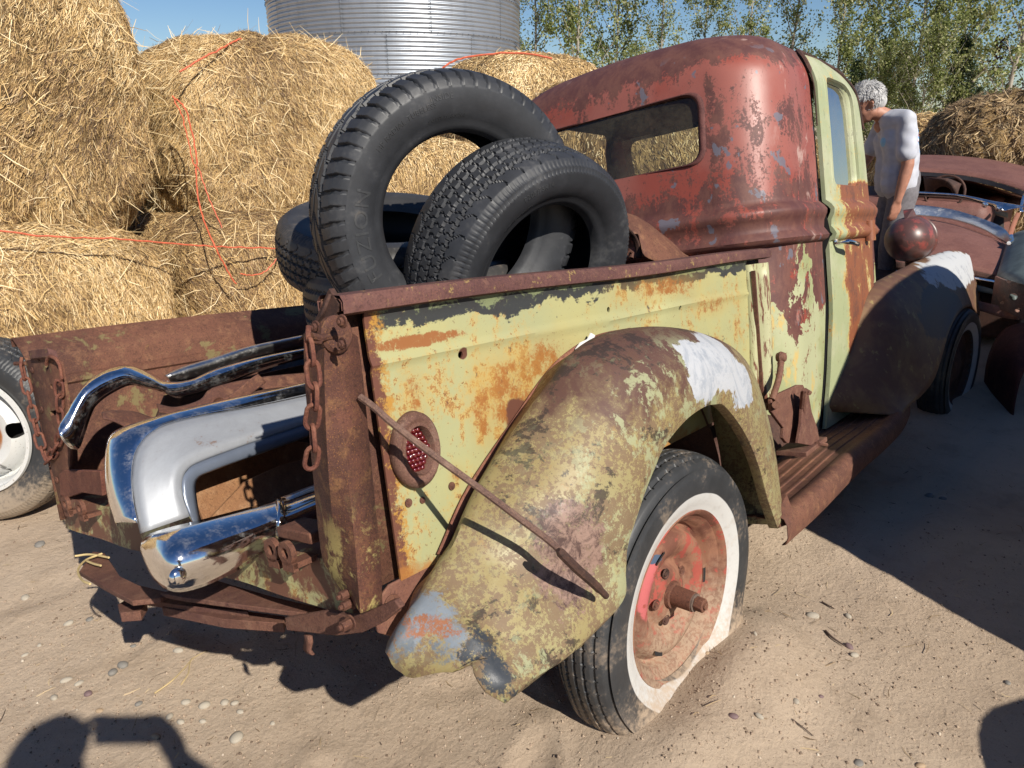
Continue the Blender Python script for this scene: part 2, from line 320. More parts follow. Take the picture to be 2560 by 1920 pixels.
def bale(label, c, h, seed, count, p=(3.2, 4.0), rotz=0.0, droop=1.0, mat=None, wid=(0.0016, 0.0036), ln=(0.02, 0.075), lump=0.06, group=None, crown=0.0, lean=0.0):
    """a settled round bale: Lp-rounded body with sagging folds, loose strands hanging off it"""
    root = empty('straw_bale', c, (0, 0, rotz)); tag(root, label, 'straw bale', group); h = np.array(h)
    def surf(d):
        r = ((np.abs(d[:, 0]) ** p[0] + np.abs(d[:, 2]) ** p[0]) ** (p[1] / p[0]) + np.abs(d[:, 1]) ** p[1]) ** (-1 / p[1])
        q = d * r[:, None]; q[:, 2] += crown * (1 - q[:, 0] ** 2) * np.clip(q[:, 2], 0, 1); q[:, 0] += lean * q[:, 2]
        q = q * h; dn = d / np.linalg.norm(d, axis=1, keepdims=True)
        m = lump * sines(q, seed, 9, 4.0) + lump * 0.6 * np.abs(sines(q * [1, 1, 0.5], seed + 1, 6, 9.0)) - lump * 0.9 * np.clip(sines(q * [1.6, 1.6, 0.7], seed + 2, 5, 6.0), 0.25, 1) + 0.3 * lump * sines(q, seed + 3, 8, 22)
        return q + dn * m[:, None]
    n = 72; V = []; F = []
    for ax in range(3):
        for s in (-1, 1):
            a, b = np.meshgrid(np.tan(np.linspace(-PI / 4, PI / 4, n)), np.tan(np.linspace(-PI / 4, PI / 4, n)), indexing='ij')
            d = np.zeros((n * n, 3)); d[:, ax] = s; d[:, (ax + 1) % 3] = a.ravel() * s; d[:, (ax + 2) % 3] = b.ravel(); k = len(V) * n * n; V.append(surf(d))
            i, j = np.meshgrid(np.arange(n - 1), np.arange(n - 1), indexing='ij'); q = (i * n + j).ravel() + k; F.append(np.stack([q, q + n, q + n + 1, q + 1], -1))
    me = fast_mesh('straw_body', np.concatenate(V), np.concatenate(F), COREM, smooth=True)
    bm = bmesh.new(); bm.from_mesh(me); bmesh.ops.remove_doubles(bm, verts=bm.verts, dist=0.002); bm.to_mesh(me); bm.free()
    link('straw_body', me, root)
    d = RNG.uniform(-1, 1, (count * 3, 3)); d = d[(d[:, 2] > -0.75)]
    # keep only what faces the yard side or the top
    e = 0.02; P = surf(d); d1 = d + np.cross(d, [0.3, 0.2, 0.9]) * e; d2 = d + np.cross(d, [0.9, -0.3, 0.1]) * e
    Nn = np.cross(surf(d1) - P, surf(d2) - P); Nn /= np.linalg.norm(Nn, axis=1, keepdims=True) + 1e-9; Nn *= np.sign((Nn * P).sum(1, keepdims=True))
    cz, sz = math.cos(rotz), math.sin(rotz); toC = (CAM - np.array(c)); toC = np.array([toC[0] * cz + toC[1] * sz, -toC[0] * sz + toC[1] * cz, toC[2]])
    vis = ((toC - P) * Nn).sum(1) > -0.6; P, Nn = P[vis][:count], Nn[vis][:count]; k = len(P)
    D = np.stack([sines(P, seed + 5, 5, 3) * 1.2, sines(P, seed + 6, 5, 3) * 1.2, -np.ones(k) * droop], 1) + RNG.normal(0, 0.5, (k, 3)) * (0.4 + RNG.random((k, 1)) ** 2 * 1.8)
    top = Nn[:, 2] > 0.75; D[top] = RNG.normal(0, 1, (top.sum(), 3))
    L = RNG.uniform(*ln, k) * (0.7 + 0.5 * RNG.random(k) ** 3); t = np.clip(0.47 + 0.42 * sines(P, seed + 7, 6, 3.2) + 0.12 * sines(P, seed + 8, 6, 14) + RNG.normal(0, 0.24, k), 0, 1)
    strands('loose_straw', P, Nn, D, L, RNG.uniform(*wid, k), mat or STRAWM, root, 0.22, t)
    # a few long stalks standing out
    s = RNG.choice(k, k // 110, replace=False); D2 = RNG.normal(0, 1, (len(s), 3)) + [0, 0, -0.3]
    strands('long_stalk', P[s], Nn[s], D2, RNG.uniform(0.10, 0.2, len(s)), RNG.uniform(0.003, 0.005, len(s)), mat or STRAWM, root, 0.5, RNG.uniform(0.5, 1, len(s)))
    return root
TWINEM = plain('orange_twine', (0.62, 0.13, 0.06), 0.6, 0, 40, 0.3)
def twine(label, pts, r=0.005, parent=None):
    P = catmull(pts, 8); P = P + RNG.normal(0, 0.002, P.shape)
    o = MB().tube(P, r, 6).build('baling_twine', TWINEM, parent); return tag(o, label, 'twine') if label else o
YF = 3.25
def wp(u, v, y=YF): return W(u, v, 1, y)
b1 = bale('huge golden straw bale stacked highest at the far left, cut by the frame edge', (0.74, 4.15, 1.75), (1.12, 0.95, 1.12), 11, 150000, (3.0, 4.2), 0.05, mat=STRAWM, lump=0.08, lean=-0.12)
b10 = bale('straw bale seen through the hole of the tallest tyre', tuple(at(1035, 500, 6.2)), (0.66, 0.6, 0.50), 67, 16000, (2.8, 4.0), -0.1, wid=(0.0025, 0.005))
b2 = bale('rounded straw bale with orange twine over its top, right beside the highest bale', (2.93, 4.12, 1.32), (0.90, 0.80, 0.72), 23, 135000, (3.1, 4.5), -0.05, lump=0.06)
b3 = bale('low straw bale at the bottom left under the highest bale, behind the spare wheel', (0.35, 3.85, 0.30), (1.35, 0.98, 0.61), 31, 120000, (4.5, 4.5), 0.03, lump=0.05)
b4 = bale('low straw bale in the bottom row right of the first, behind the truck bed', (3.05, 3.85, 0.28), (1.35, 0.98, 0.60), 37, 100000, (4.5, 4.5), -0.02, lump=0.05)
b5 = bale('straw bale beside the grain bin, seen above the tyres and left of the truck roof', (7.45, 4.95, 1.05), (1.12, 1.0, 1.22), 41, 32000, (2.9, 4.0), -0.3, lump=0.05, wid=(0.005, 0.01))
b6 = bale('straw bale seen through the truck cab windows', (6.3, 2.7, 0.80), (0.95, 0.95, 1.05), 43, 14000, (3.2, 4.0), 0.2, wid=(0.005, 0.01), lump=0.05)
b7 = bale('pale yellow straw bale just right of the man', (12.6, 1.0, 0.72), (1.0, 0.95, 0.82), 47, 9000, (2.8, 4.0), 0.5, wid=(0.008, 0.016), ln=(0.08, 0.22), lump=0.05)
b8 = bale('big dark weathered straw bale at the right edge of the photo', (11.0, -0.62, 0.80), (1.1, 1.55, 0.98), 53, 20000, (2.8, 3.4), 0.1, mat=GREYSTRAW, wid=(0.006, 0.013), ln=(0.08, 0.2), lump=0.09)
b9 = bale('small patch of straw bale between the man and the truck door', (13.2, 3.2, 0.45), (0.9, 0.8, 0.72), 59, 4000, (3, 4), 0.2, wid=(0.008, 0.016), lump=0.05)
twine('orange twine running level across the two low straw bales', [wp(-60, 570, 2.86), wp(120, 590, 2.84), wp(300, 598, 2.83), wp(480, 613, 2.84), wp(600, 618, 2.84), wp(740, 624, 2.84), wp(900, 640, 2.86)])
twine('orange twine hanging down with a knot between the two upper bales', [wp(430, 240, 3.3), wp(462, 270, 3.22), wp(480, 330, 3.2), wp(492, 400, 3.18), wp(490, 430, 3.17), wp(500, 520, 3.12), wp(530, 600, 2.84), wp(560, 660, 2.82), wp(590, 710, 2.82)])
twine('second strand of hanging orange twine left of the knotted one', [wp(432, 245, 3.3), wp(455, 290, 3.22), wp(470, 350, 3.2), wp(484, 410, 3.18), wp(498, 425, 3.16), wp(520, 490, 3.12), wp(556, 570, 3.05)], 0.004)
twine('orange twine arched over the top of the second upper bale', [wp(450, 180, 3.36), wp(500, 148, 3.38), wp(560, 118, 3.42), wp(600, 98, 3.5), wp(660, 102, 3.5)], 0.006)
twine('loop of orange twine drooping on the low straw bale', [wp(700, 626, 2.83), wp(690, 650, 2.82), wp(660, 680, 2.82), wp(625, 688, 2.82), wp(600, 684, 2.82)], 0.004)
def w5(u, v, d=6.1): return at(u, v, d)
twine('orange twine across the face of the bale beside the grain bin', [w5(1105, 172), w5(1140, 150), w5(1200, 138), w5(1290, 132), w5(1380, 145)], 0.008)

# ------------------------------------------------------------------ grain bin
def grain_bin():
    cx, cy, R = 14.72, 15.0, 3.32; root = empty('grain_bin', (cx, cy, 0)); tag(root, 'round corrugated galvanised steel grain bin behind the straw bales', 'grain bin')
    g = Mat('galvanised_steel'); a = g.noise(1.2, 6, 0.6); b = g.noise(1, 6, 0.6, v=g.vec((8, 8, 0.8)))
    col = g.mix(g.thr(a, 0.4, 0.65), (0.40, 0.43, 0.47), (0.33, 0.36, 0.40)); col = g.mix(g.thr(b, 0.5, 0.75, 0, 0.4), col, (0.26, 0.28, 0.31))
    GM = g.out(col, 0.42, 0.8, None, 0.5); DK = plain('weathered_steel', (0.10, 0.11, 0.12), 0.6, 0.4, 5)
    ns = 10; rings = 6; pitch = 0.1; cpr = 9; hr = pitch * cpr; z0 = -0.1
    zz = np.linspace(0, hr, cpr * 8 + 1); sheet = []
    for q, r0 in ((0, R), (1, R + 0.012)):
        A = np.linspace(-PI / ns - 0.01, PI / ns + 0.01, 17); G = np.array([[[(r0 + 0.020 * math.sin(2 * PI * z / pitch)) * math.cos(w), (r0 + 0.020 * math.sin(2 * PI * z / pitch)) * math.sin(w), z] for z in zz] for w in A])
        mb = MB().grid(G); o = mb.build('wall_sheet', GM, root, ang=80); sheet.append(o.data); bpy.data.objects.remove(o)
    for k in range(rings):
        for j in range(ns):
            link('wall_sheet', sheet[(j + k) % 2], root, (0, 0, z0 + k * hr), (0, 0, 2 * PI * (j + 0.5 * (k % 2)) / ns + 0.12))
    bl = MB()
    for k in range(rings):
        for j in range(ns):
            w = 2 * PI * (j + 0.5 * (k % 2) + 0.5) / ns + 0.12
            for s in range(18):
                z = z0 + k * hr + (s + 0.5) * 0.05; bl.box(((R + 0.035) * math.cos(w), (R + 0.035) * math.sin(w), z), (0.008, 0.008, 0.008))
        for s in range(130):
            w = 2 * PI * s / 130; bl.box(((R + 0.03) * math.cos(w), (R + 0.03) * math.sin(w), z0 + k * hr + 0.01), (0.008, 0.008, 0.008))
    tag(bl.build('bolt_row', DK, root, False), kind='stuff')
    H = z0 + rings * hr
    MB().lathe([(R - 0.02, H - 0.02), (R + 0.10, H - 0.06), (R + 0.12, H - 0.02), (R + 0.1, H + 0.02), (0.5, H + 1.7), (0.5, H + 1.9), (0.0, H + 1.95)], 60, 2).build('roof', GM, root)
    MB().lathe([(R + 0.13, H - 0.07), (R + 0.15, H - 0.03), (R + 0.13, H + 0.01)], 60, 2).build('eave_ring', DK, root)
grain_bin()

# ------------------------------------------------------------------ trees
BARK = rusty('pale_bark', (0.33, 0.30, 0.25), (0.24, 0.21, 0.17), (0.42, 0.39, 0.33), None, 0.3, 0.85)
LEAFS = [tint_mat('poplar_leaf', [(0.0, (0.07, 0.09, 0.02)), (0.5, (0.20, 0.24, 0.07)), (0.85, (0.36, 0.38, 0.15)), (1.0, (0.55, 0.54, 0.30))], 0.5, 0.45, 0.35),
         tint_mat('dark_leaf', [(0.0, (0.025, 0.045, 0.016)), (0.6, (0.06, 0.095, 0.03)), (1.0, (0.11, 0.15, 0.05))], 0.5, 0.25, 0.5),
         tint_mat('purple_leaf', [(0.0, (0.035, 0.012, 0.02)), (1.0, (0.10, 0.035, 0.045))], 0.5, 0.25, 0.4)]
def tree_mesh(seed, H, nb, spread, nleaf, leaf, kind, low=0.12, size=0.055):
    r = np.random.default_rng(seed); tr = MB(); k = 9
    zz = np.linspace(0, H, k); px = np.cumsum(r.normal(0, 0.05, k)) * H / 12; py = np.cumsum(r.normal(0, 0.05, k)) * H / 12
    path = np.stack([px, py, zz], 1); tr.tube(path, np.linspace(0.0075 * H, 0.010, k), 7)
    pts = []; wts = []
    for b in range(nb):
        f = low + (0.96 - low) * (b + r.random()) / nb; z = f * H; i = min(int(f * (k - 1)), k - 2); c = path[i] + (path[i + 1] - path[i]) * (f * (k - 1) - i)
        w = r.uniform(0, 2 * PI); ln = spread * (1.05 - 0.75 * f) * r.uniform(0.7, 1.25) if kind != 1 else spread * (1.1 - f) * r.uniform(0.8, 1.1)
        up = r.uniform(0.9, 1.6) if kind != 1 else r.uniform(-0.1, 0.5)
        d = np.array([math.cos(w), math.sin(w), up]); s = np.linspace(0, 1, 5)[:, None]
        bp = c + d * ln * s + np.array([0, 0, ln * 0.25]) * s ** 2 + r.normal(0, 0.04, (5, 3)) * s * ln
        tr.tube(bp, np.linspace(0.0035 * H * (1.1 - f) + 0.006, 0.005, 5), 5)
        for q in (1, 2, 3, 4): pts.append(bp[q] + r.normal(0, 0.12, 3)); wts.append(0.35 + 0.3 * q)
        for q in range(4):
            s0 = r.integers(1, 5); e = bp[s0] + (r.normal(0, 0.35, 3) + [0, 0, 0.35]) * ln * 0.6; tr.tube([bp[s0], (bp[s0] + e) / 2 + r.normal(0, 0.03, 3), e], [0.008, 0.006, 0.004], 4, False)
            pts.append(e); wts.append(1.0); pts.append((bp[s0] + e) / 2); wts.append(0.7)
    pts = np.array(pts); wts = np.array(wts) * r.uniform(0.05, 1.0, len(pts)) ** 2; wts /= wts.sum()
    ci = r.choice(len(pts), nleaf, p=wts); P = pts[ci] + r.normal(0, 1, (nleaf, 3)) * [0.22, 0.22, 0.30] * (H / 12) ** 0.5 * r.uniform(0.2, 1.3, (nleaf, 1))
    a = r.normal(0, 1, (nleaf, 3)); a /= np.linalg.norm(a, axis=1, keepdims=True); b = np.cross(a, r.normal(0, 1, (nleaf, 3))); b /= np.linalg.norm(b, axis=1, keepdims=True)
    s = size * r.uniform(0.6, 1.3, (nleaf, 1)); V = np.stack([P - a * s, P + b * s * 0.7, P + a * s, P - b * s * 0.7], 1).reshape(-1, 3); o = np.arange(nleaf)[:, None] * 4
    clump = r.uniform(-0.30, 0.30, len(pts))[ci]
    return tr, fast_mesh('leaves', V, o + np.arange(4), leaf, np.repeat(np.clip(r.uniform(0.1, 0.95, nleaf) + clump, 0, 1), 4))
VAR = {}
def tree(key, label, px, depth, scale=1.0, rot=0.0, group=None, name='poplar_tree', tilt=0.0, base=None):
    p = at(px, 380, depth) if base is None else np.array(base); root = empty(name, (p[0], p[1], -0.05), (tilt, 0, rot)); root.scale = (scale,) * 3
    tag(root, label, 'tree', group)
    if key not in VAR:
        tr, cr = tree_mesh(*TREES[key]); o = tr.build('trunk', BARK, root, ang=60); VAR[key] = (o.data, cr); link('crown', cr, root)
    else: link('trunk', VAR[key][0], root); link('crown', VAR[key][1], root)
TREES = {0: (1, 12, 26, 1.7, 8500, LEAFS[0], 0, 0.12, 0.065), 1: (2, 13, 24, 1.4, 5500, LEAFS[0], 0, 0.12, 0.062), 2: (3, 11.5, 30, 2.1, 9500, LEAFS[0], 0, 0.12, 0.065), 3: (4, 7.5, 44, 2.0, 19000, LEAFS[1], 1, 0.05), 4: (5, 6.0, 40, 2.4, 12500, LEAFS[0], 0, 0.02), 5: (6, 7.0, 30, 2.2, 16000, LEAFS[2], 0, 0.1)}
tl = [(1, 1335, 34, 'slim poplar right beside the grain bin'), (0, 1440, 33, 'leafy poplar behind the straw bale beside the bin'), (2, 1530, 35, 'poplar rising behind the left end of the truck roof'), (1, 1640, 33, 'thin poplar above the middle of the truck roof'),
      (0, 1745, 36, 'full poplar above the middle of the truck roof, right of a thin one'), (2, 1850, 33, 'poplar above the roof where it starts to curve down'), (1, 1960, 35, 'poplar above the highest point of the truck roof'), (0, 2070, 32, 'poplar directly above the green door'),
      (2, 2150, 36, 'poplar behind the head of the man'), (0, 2260, 31, 'broad leafy poplar right of the man'), (2, 2370, 33, 'tall poplar with a dense crown left of the bare patch of sky'), (1, 2490, 24, 'thin pale trunked poplar against the open sky at the right')]
for i, (k, px, dp, lb) in enumerate(tl):
    tree(k, lb, px, dp, random.uniform(0.72, 1.15) * (0.8 if i == 11 else 1), random.uniform(0, 6.28), 'row of poplars behind the yard')
for i, (px, dp, sc, k, lb) in enumerate([(2180, 29, 0.62, 4, 'bushy young poplar low behind the man'), (2290, 28, 0.7, 4, 'bushy green poplar thicket above the pale straw bale'), (2360, 30, 0.62, 3, 'dark bushy tree behind the pale straw bale'), (1990, 30, 0.42, 4, 'low bushy poplar half hidden by the truck roof'),
                                     (2400, 34, 0.5, 3, 'dark conical evergreen above the weathered bale'), (2470, 30, 0.38, 4, 'low green bush above the weathered bale'), (1600, 31, 0.62, 4, 'short bushy yellow green poplar just above the truck roof'), (2110, 33, 0.55, 3, 'dark tree behind the green door and the man'), (2230, 36, 0.62, 3, 'dark tree filling the gaps behind the bushy poplars')]):
    tree(k, lb, px, dp, sc, random.uniform(0, 6.28), 'low growth between the poplars', 'bushy_tree' if k == 4 else 'dark_tree')
tree(5, 'dark purple leaved tree at the right edge of the photo', 2600, 27, 0.95, 1.0, None, 'purple_tree')

# ================================================================== THE TRUCK
truck = empty('pickup_truck', mat=TMAT)
tag(truck, 'rusted old pickup truck with green bed side, maroon cab and a flat whitewall tyre', 'pickup truck')
RUST = rusty('brown_rust'); RUSTR = rusty('red_rust', (0.105, 0.036, 0.026), (0.17, 0.062, 0.04), (0.23, 0.10, 0.06))
RUSTK = rusty('dark_rust', (0.035, 0.02, 0.017), (0.075, 0.035, 0.026), (0.12, 0.06, 0.04))
def speck_green(g, col):
    a = g.noise(9, 8, 0.7, 0.3, (3, 1, 2)); col = g.mix(g.thr(a, 0.56, 0.62, 0, 0.8), col, (0.17, 0.14, 0.06))
    return g.mix(g.thr(g.noise(17, 8, 0.75, 0.2, (9, 1, 4)), 0.64, 0.67), col, (0.17, 0.09, 0.035))
RUSTG = rusty('rust_over_green', RUSTD, RUSTM, (0.22, 0.11, 0.06), speck_green)
RUSTP = rusty('purple_rust', (0.085, 0.036, 0.034), (0.135, 0.06, 0.05), (0.17, 0.085, 0.062), lambda g, c: g.mix(g.thr(g.noise(40, 7, 0.75), 0.58, 0.64, 0, 0.8), c, (0.29, 0.20, 0.07)))
BLACK = plain('black_gap', (0.012, 0.011, 0.011), 0.8)
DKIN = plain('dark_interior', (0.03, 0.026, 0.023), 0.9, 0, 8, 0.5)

def side_extra(g, col):
    x, y, z = g.xyz(); n = g.noise(11, 9, 0.7, 0.5, (2, 5, 1)); st = g.noise(1, 7, 0.6, v=g.vec((5, 5, 60)))
    # dark undercoat showing where the rail rubs the paint away
    f = g.mth('ADD', z, g.mth('MULTIPLY', g.mth('SUBTRACT', n, 0.5), 0.16)); f = g.mth('ADD', f, g.mth('MULTIPLY', g.mth('SUBTRACT', st, 0.5), 0.05))
    col = g.mix(g.mth('MULTIPLY', g.thr(f, 0.777, 0.784), 0.97), col, (0.028, 0.03, 0.035))
    col = g.mix(g.thr(f, 0.806, 0.815, 0, 0.75), col, (0.21, 0.24, 0.12))
    ch = g.noise(16, 8, 0.72, 0.2, (7, 3, 9)); col = g.mix(g.mth('MULTIPLY', g.thr(ch, 0.655, 0.665), g.thr(z, 0.45, 0.60)), col, (0.03, 0.035, 0.045))
    # rust along the post, the fender joint and the bottom edge
    col = g.mix(g.crisp(g.thr(x, 0.17, 0.055), 22, 0.72, 0.82, (5, 2, 3), 0.42), col, (0.36, 0.19, 0.04)); col = g.mix(g.crisp(g.thr(x, 0.125, 0.06), 38, 0.74, 0.80, (5, 5, 3), 0.42), col, (0.125, 0.05, 0.033))
    e2 = g.mth('ADD', z, g.mth('MULTIPLY', g.mth('SUBTRACT', n, 0.5), 0.2)); col = g.mix(g.thr(e2, 0.395, 0.36, 0, 0.8), col, (0.31, 0.13, 0.035))
    col = g.mix(g.crisp(g.blob((0.17, -0.69, 0.752), (0.13, 0.3, 0.014), 0.5, 0.7, 20), 40, 0.64, 0.74, (1, 2, 3), 0.36), col, (0.25, 0.10, 0.035))
    for c, r in (((0.48, -.69, 0.66), (0.18, .4, 0.06)), ((0.40, -.69, 0.60), (0.11, .4, 0.10)), ((0.30, -.69, 0.60), (0.035, .3, 0.07)), ((1.05, -.69, 0.775), (0.22, .4, 0.035)), ((1.35, -.69, 0.70), (0.16, .4, 0.03)), ((0.14, -.69, 0.665), (0.03, .3, 0.055)), ((0.215, -.69, 0.50), (0.02, .3, 0.025))):
        bb = g.blob(c, r, 0.75, 0.9, 9, c); col = g.mix(g.mth('MULTIPLY', bb, 0.30), col, (0.40, 0.24, 0.055)); col = g.mix(g.crisp(bb, 30, 0.70, 0.80, c, 0.36), col, (0.27, 0.11, 0.03)); col = g.mix(g.crisp(bb, 52, 0.80, 0.86, c, 0.36), col, (0.12, 0.05, 0.03))
    for c, r in (((0.40, -.69, 0.577), (0.035, .3, 0.03)), ((0.27, -.69, 0.715), (0.012, .3, 0.011))):
        col = g.mix(g.blob(c, r, 0.12, 0.5, 30, c), col, (0.11, 0.045, 0.03))
    return col
SIDEM = green_paint('bed_side_paint', side_extra, 0.50, 0.45)
# right bed side: pressed sheet with a raised bead, seen from outside
def side_sheet():
    xs = np.linspace(0.055, 1.60, 110); zs = np.linspace(0.365, 0.838, 60); X, Zz = np.meshgrid(xs, zs, indexing='ij')
    Y = -0.682 - 0.005 * np.exp(-((Zz - 0.728 + 0.01 * X) / 0.006) ** 2) + 0.0025 * sines(np.stack([X, X * 0, Zz], -1), 61, 6, 8)
    Y = Y - 0.012 * np.clip((Zz - 0.80) / 0.04, 0, 1)
    o = MB().grid(np.stack([X, Y, Zz], -1)).build('bed_side', SIDEM, truck, solid=0.004)
    apply_mods(o); c = MB()
    for u, v in ((1152, 887), (1522, 774), (1700, 770)):
        p = T(u, v, 1, -0.685); c.tube([p + [0, -0.05, 0], p + [0, 0.05, 0]], 0.0065, 10)
    cut(o, c)
side_sheet()
MB().grid([[(x, -0.655, z) for z in (0.36, 0.84)] for x in (0.0, 1.75)]).build('bed_inner_side', RUSTG, truck, solid=0.003)
# stepped pressing and stake pocket at the front of the bed side
FR = green_paint('bed_front_paint', lambda g, c: g.mix(g.thr(g.noise(1, 8, 0.7, 0.3, v=g.vec((60, 60, 9))), 0.52, 0.58), c, (0.15, 0.06, 0.035)), 0.2, 0.35, 0.45)
m = MB(); prof = [(1.60, -0.683), (1.612, -0.70), (1.625, -0.70), (1.632, -0.672), (1.652, -0.668), (1.660, -0.705), (1.672, -0.722), (1.690, -0.722), (1.698, -0.705), (1.698, -0.62)]
m.grid([[(x - 0.05 * ((0.80 - z) / 0.45) ** 2 * 0.9, y, z) for z in np.linspace(0.33, 0.80, 10)] for x, y in prof]); m.build('stake_pocket', FR, truck, solid=0.004)
MB().box((1.606, -0.705, 0.56), (0.004, 0.006, 0.22)).build('rusty_seam', RUST, truck)
# rail: folded box section along the top
def rail(name, side, x0, x1, mat, zt=0.846, drop=0.0):
    y = side
    sec = [(-0.003, 0.0), (0.030, -0.004), (0.036, -0.014), (0.034, -0.032), (0.012, -0.036), (0.010, -0.030), (0.030, -0.027), (0.031, -0.014), (0.026, -0.009), (-0.010, -0.006), (-0.020, -0.012), (-0.022, -0.034), (-0.026, -0.034), (-0.027, -0.008), (-0.018, 0.0)]
    xs = np.linspace(x0, x1, 30); G = [[(x, y * (0.672 + a), zt + b + 0.003 * math.sin(x * 5) + drop * x) for a, b in sec] for x in xs]
    return MB().grid(G, True).build(name, mat, truck, bevel=0)
rail('bed_rail', -1, 0.0, 1.77, RUSTP)
# left bed side seen from inside
m = MB(); xs = np.linspace(0.0, 1.8, 40); secL = [(0.748, 0.815), (0.750, 0.836), (0.735, 0.838), (0.690, 0.803), (0.668, 0.778), (0.664, 0.765), (0.660, 0.722), (0.650, 0.716), (0.650, 0.70), (0.657, 0.694), (0.655, 0.50), (0.650, 0.33)]
m.grid([[(x, y + 0.002 * math.sin(9 * x + 7 * z), z + 0.004 * math.sin(4 * x)) for y, z in secL] for x in xs]); m.build('bed_side', RUSTG, truck, solid=0.004)
# bed floor, front wall, rear sill
for k in range(9):
    y0 = -0.62 + k * 0.142; MB().box((0.95, y0 + 0.066, 0.392 + 0.002 * (k % 2)), (0.86, 0.065, 0.008)).build('floor_board', RUSTR, truck, bevel=0.002)
MB().grid([[(1.77, y, z) for z in (0.3, 0.84)] for y in (-0.66, 0.66)]).build('bed_front_wall', RUSTG, truck, solid=0.004)
SILL = green_paint('sill_paint', lambda g, c: g.mix(g.thr(g.noise(12, 8, 0.7, 0.3, (1, 1, 1)), 0.42, 0.52), c, (0.13, 0.055, 0.035)), 0.5, 0.9)
m = MB(); ys = np.linspace(-0.64, 0.645, 40)
m.grid([[(x + 0.003 * math.sin(20 * y), y, z + 0.002 * math.sin(14 * y)) for x, z in ((0.10, 0.402), (0.03, 0.402), (0.012, 0.396), (0.008, 0.385), (0.012, 0.33), (0.008, 0.308), (0.03, 0.302), (0.09, 0.30))] for y in ys]); m.build('rear_sill', SILL, truck, solid=0.005)
m = MB(); ysl = (0.655, 0.52, 0.44)
m.prism([T(148, 1185, 0, -0.004), T(160, 1175, 0, -0.004), T(250, 1178, 0, -0.02), T(256, 1240, 0, -0.02), T(205, 1232, 0, -0.01), T(175, 1243, 0, -0.004), T(150, 1240, 0, -0.004)], (0.012, 0, 0)).build('bent_corner_plate', RUSTR, truck, bevel=0.002)
# right corner post: folded face with a vertical crease, tapering to a point at the bottom
POSTM = rusty('post_rust', RUSTD, (0.145, 0.055, 0.036), (0.24, 0.12, 0.05), lambda g, c: g.mix(g.mth('MULTIPLY', g.thr(g.noise(10, 9, 0.75, 0.3), 0.52, 0.6), g.thr(g.xyz()[2], 0.56, 0.40)), c, (0.45, 0.36, 0.13)))
cols = [  # pixels on the photograph, per height, on their own planes: tail face inner edge, crease, outer edge
    [T(762, 834, 0, -0.02), T(812, 806, 0, -0.03), T(828, 800, 1, -0.692), T(892, 842, 1, -0.689)],
    [T(766, 960, 0, -0.03), T(812, 960, 0, -0.045), T(843, 955, 1, -0.694), T(907, 960, 1, -0.689)],
    [T(783, 1160, 0, -0.03), T(822, 1160, 0, -0.045), T(866, 1160, 1, -0.695), T(928, 1180, 1, -0.689)],
    [T(805, 1375, 0, -0.02), T(842, 1375, 0, -0.035), T(889, 1375, 1, -0.694), T(947, 1375, 1, -0.689)],
    [T(826, 1430, 0, -0.015), T(860, 1440, 0, -0.03), T(894, 1440, 1, -0.693), T(952, 1456, 1, -0.689)],
    [T(876, 1500, 0, -0.01), T(886, 1505, 0, -0.02), T(902, 1532, 1, -0.692), T(954, 1512, 1, -0.688)]]
G = catmull(np.array(cols), 6); G = np.concatenate([G[:, :1] + [0.05, 0.01, 0], G], 1)
MB().grid(G).build('corner_post', POSTM, truck, solid=0.004, ang=25)
m = MB(); m.grid([[T(u, v, 0, 0.0) + [0, d, 0] for (u, v) in ((826, 735), (805, 790), (770, 830), (752, 850))] for d in (-0.004, 0.004)]); m.build('torn_edge', RUSTK, truck, solid=0.006)
MB().prism([T(822, 722, 0, 0), T(846, 760, 0, 0), T(835, 815, 0, 0), T(775, 840, 0, 0), T(790, 795, 0, 0)], (0.01, 0, 0)).build('post_cap', RUSTK, truck)
# lower apron below the bed side, with a hex bolt
AP = rusty('apron_rust', (0.13, 0.055, 0.042), (0.17, 0.075, 0.05), (0.22, 0.11, 0.07))
MB().prism([(0.03, -0.683, 0.368), (0.36, -0.683, 0.368), (0.34, -0.683, 0.30), (0.05, -0.683, 0.262), (-0.005, -0.683, 0.30), (-0.01, -0.683, 0.345)], (0, 0.006, 0)).build('apron', AP, truck, bevel=0.002)
def bolt(p, ax, r, mat, parent, h=0.014, name='bolt'):
    a = np.zeros(3); a[ax] = -1; m = MB(); m.tube([np.array(p), np.array(p) + a * 0.003], r * 1.5, 14); m.tube([np.array(p) + a * 0.003, np.array(p) + a * h], r, 6); m.tube([np.array(p) + a * h, np.array(p) + a * h * 1.3], r * 0.55, 8)
    return m.build(name, mat, parent, ang=30, bevel=0.001)
bolt(T(980, 1512, 1, -0.684), 1, 0.012, RUST, truck); bolt(T(990, 980, 1, -0.687) * [1, 1, 1], 1, 0.001, RUST, truck) if False else None
bolt(T(1055, 1250, 1, -0.684), 1, 0.004, RUST, truck, 0.004); 
for u, v in ((1128, 1215), (1020, 1257)): bolt(T(u, v, 1, -0.684), 1, 0.005, RUST, truck, 0.004)
for p in ((792, 818), (858, 803), (860, 860)): bolt(T(p[0], p[1], 0, -0.035), 0, 0.007, RUST, truck, 0.008, 'rivet')
for p in ((875, 1480), (880, 1505)): bolt(T(p[0], p[1], 0, -0.02), 0, 0.008, RUST, truck, 0.02)
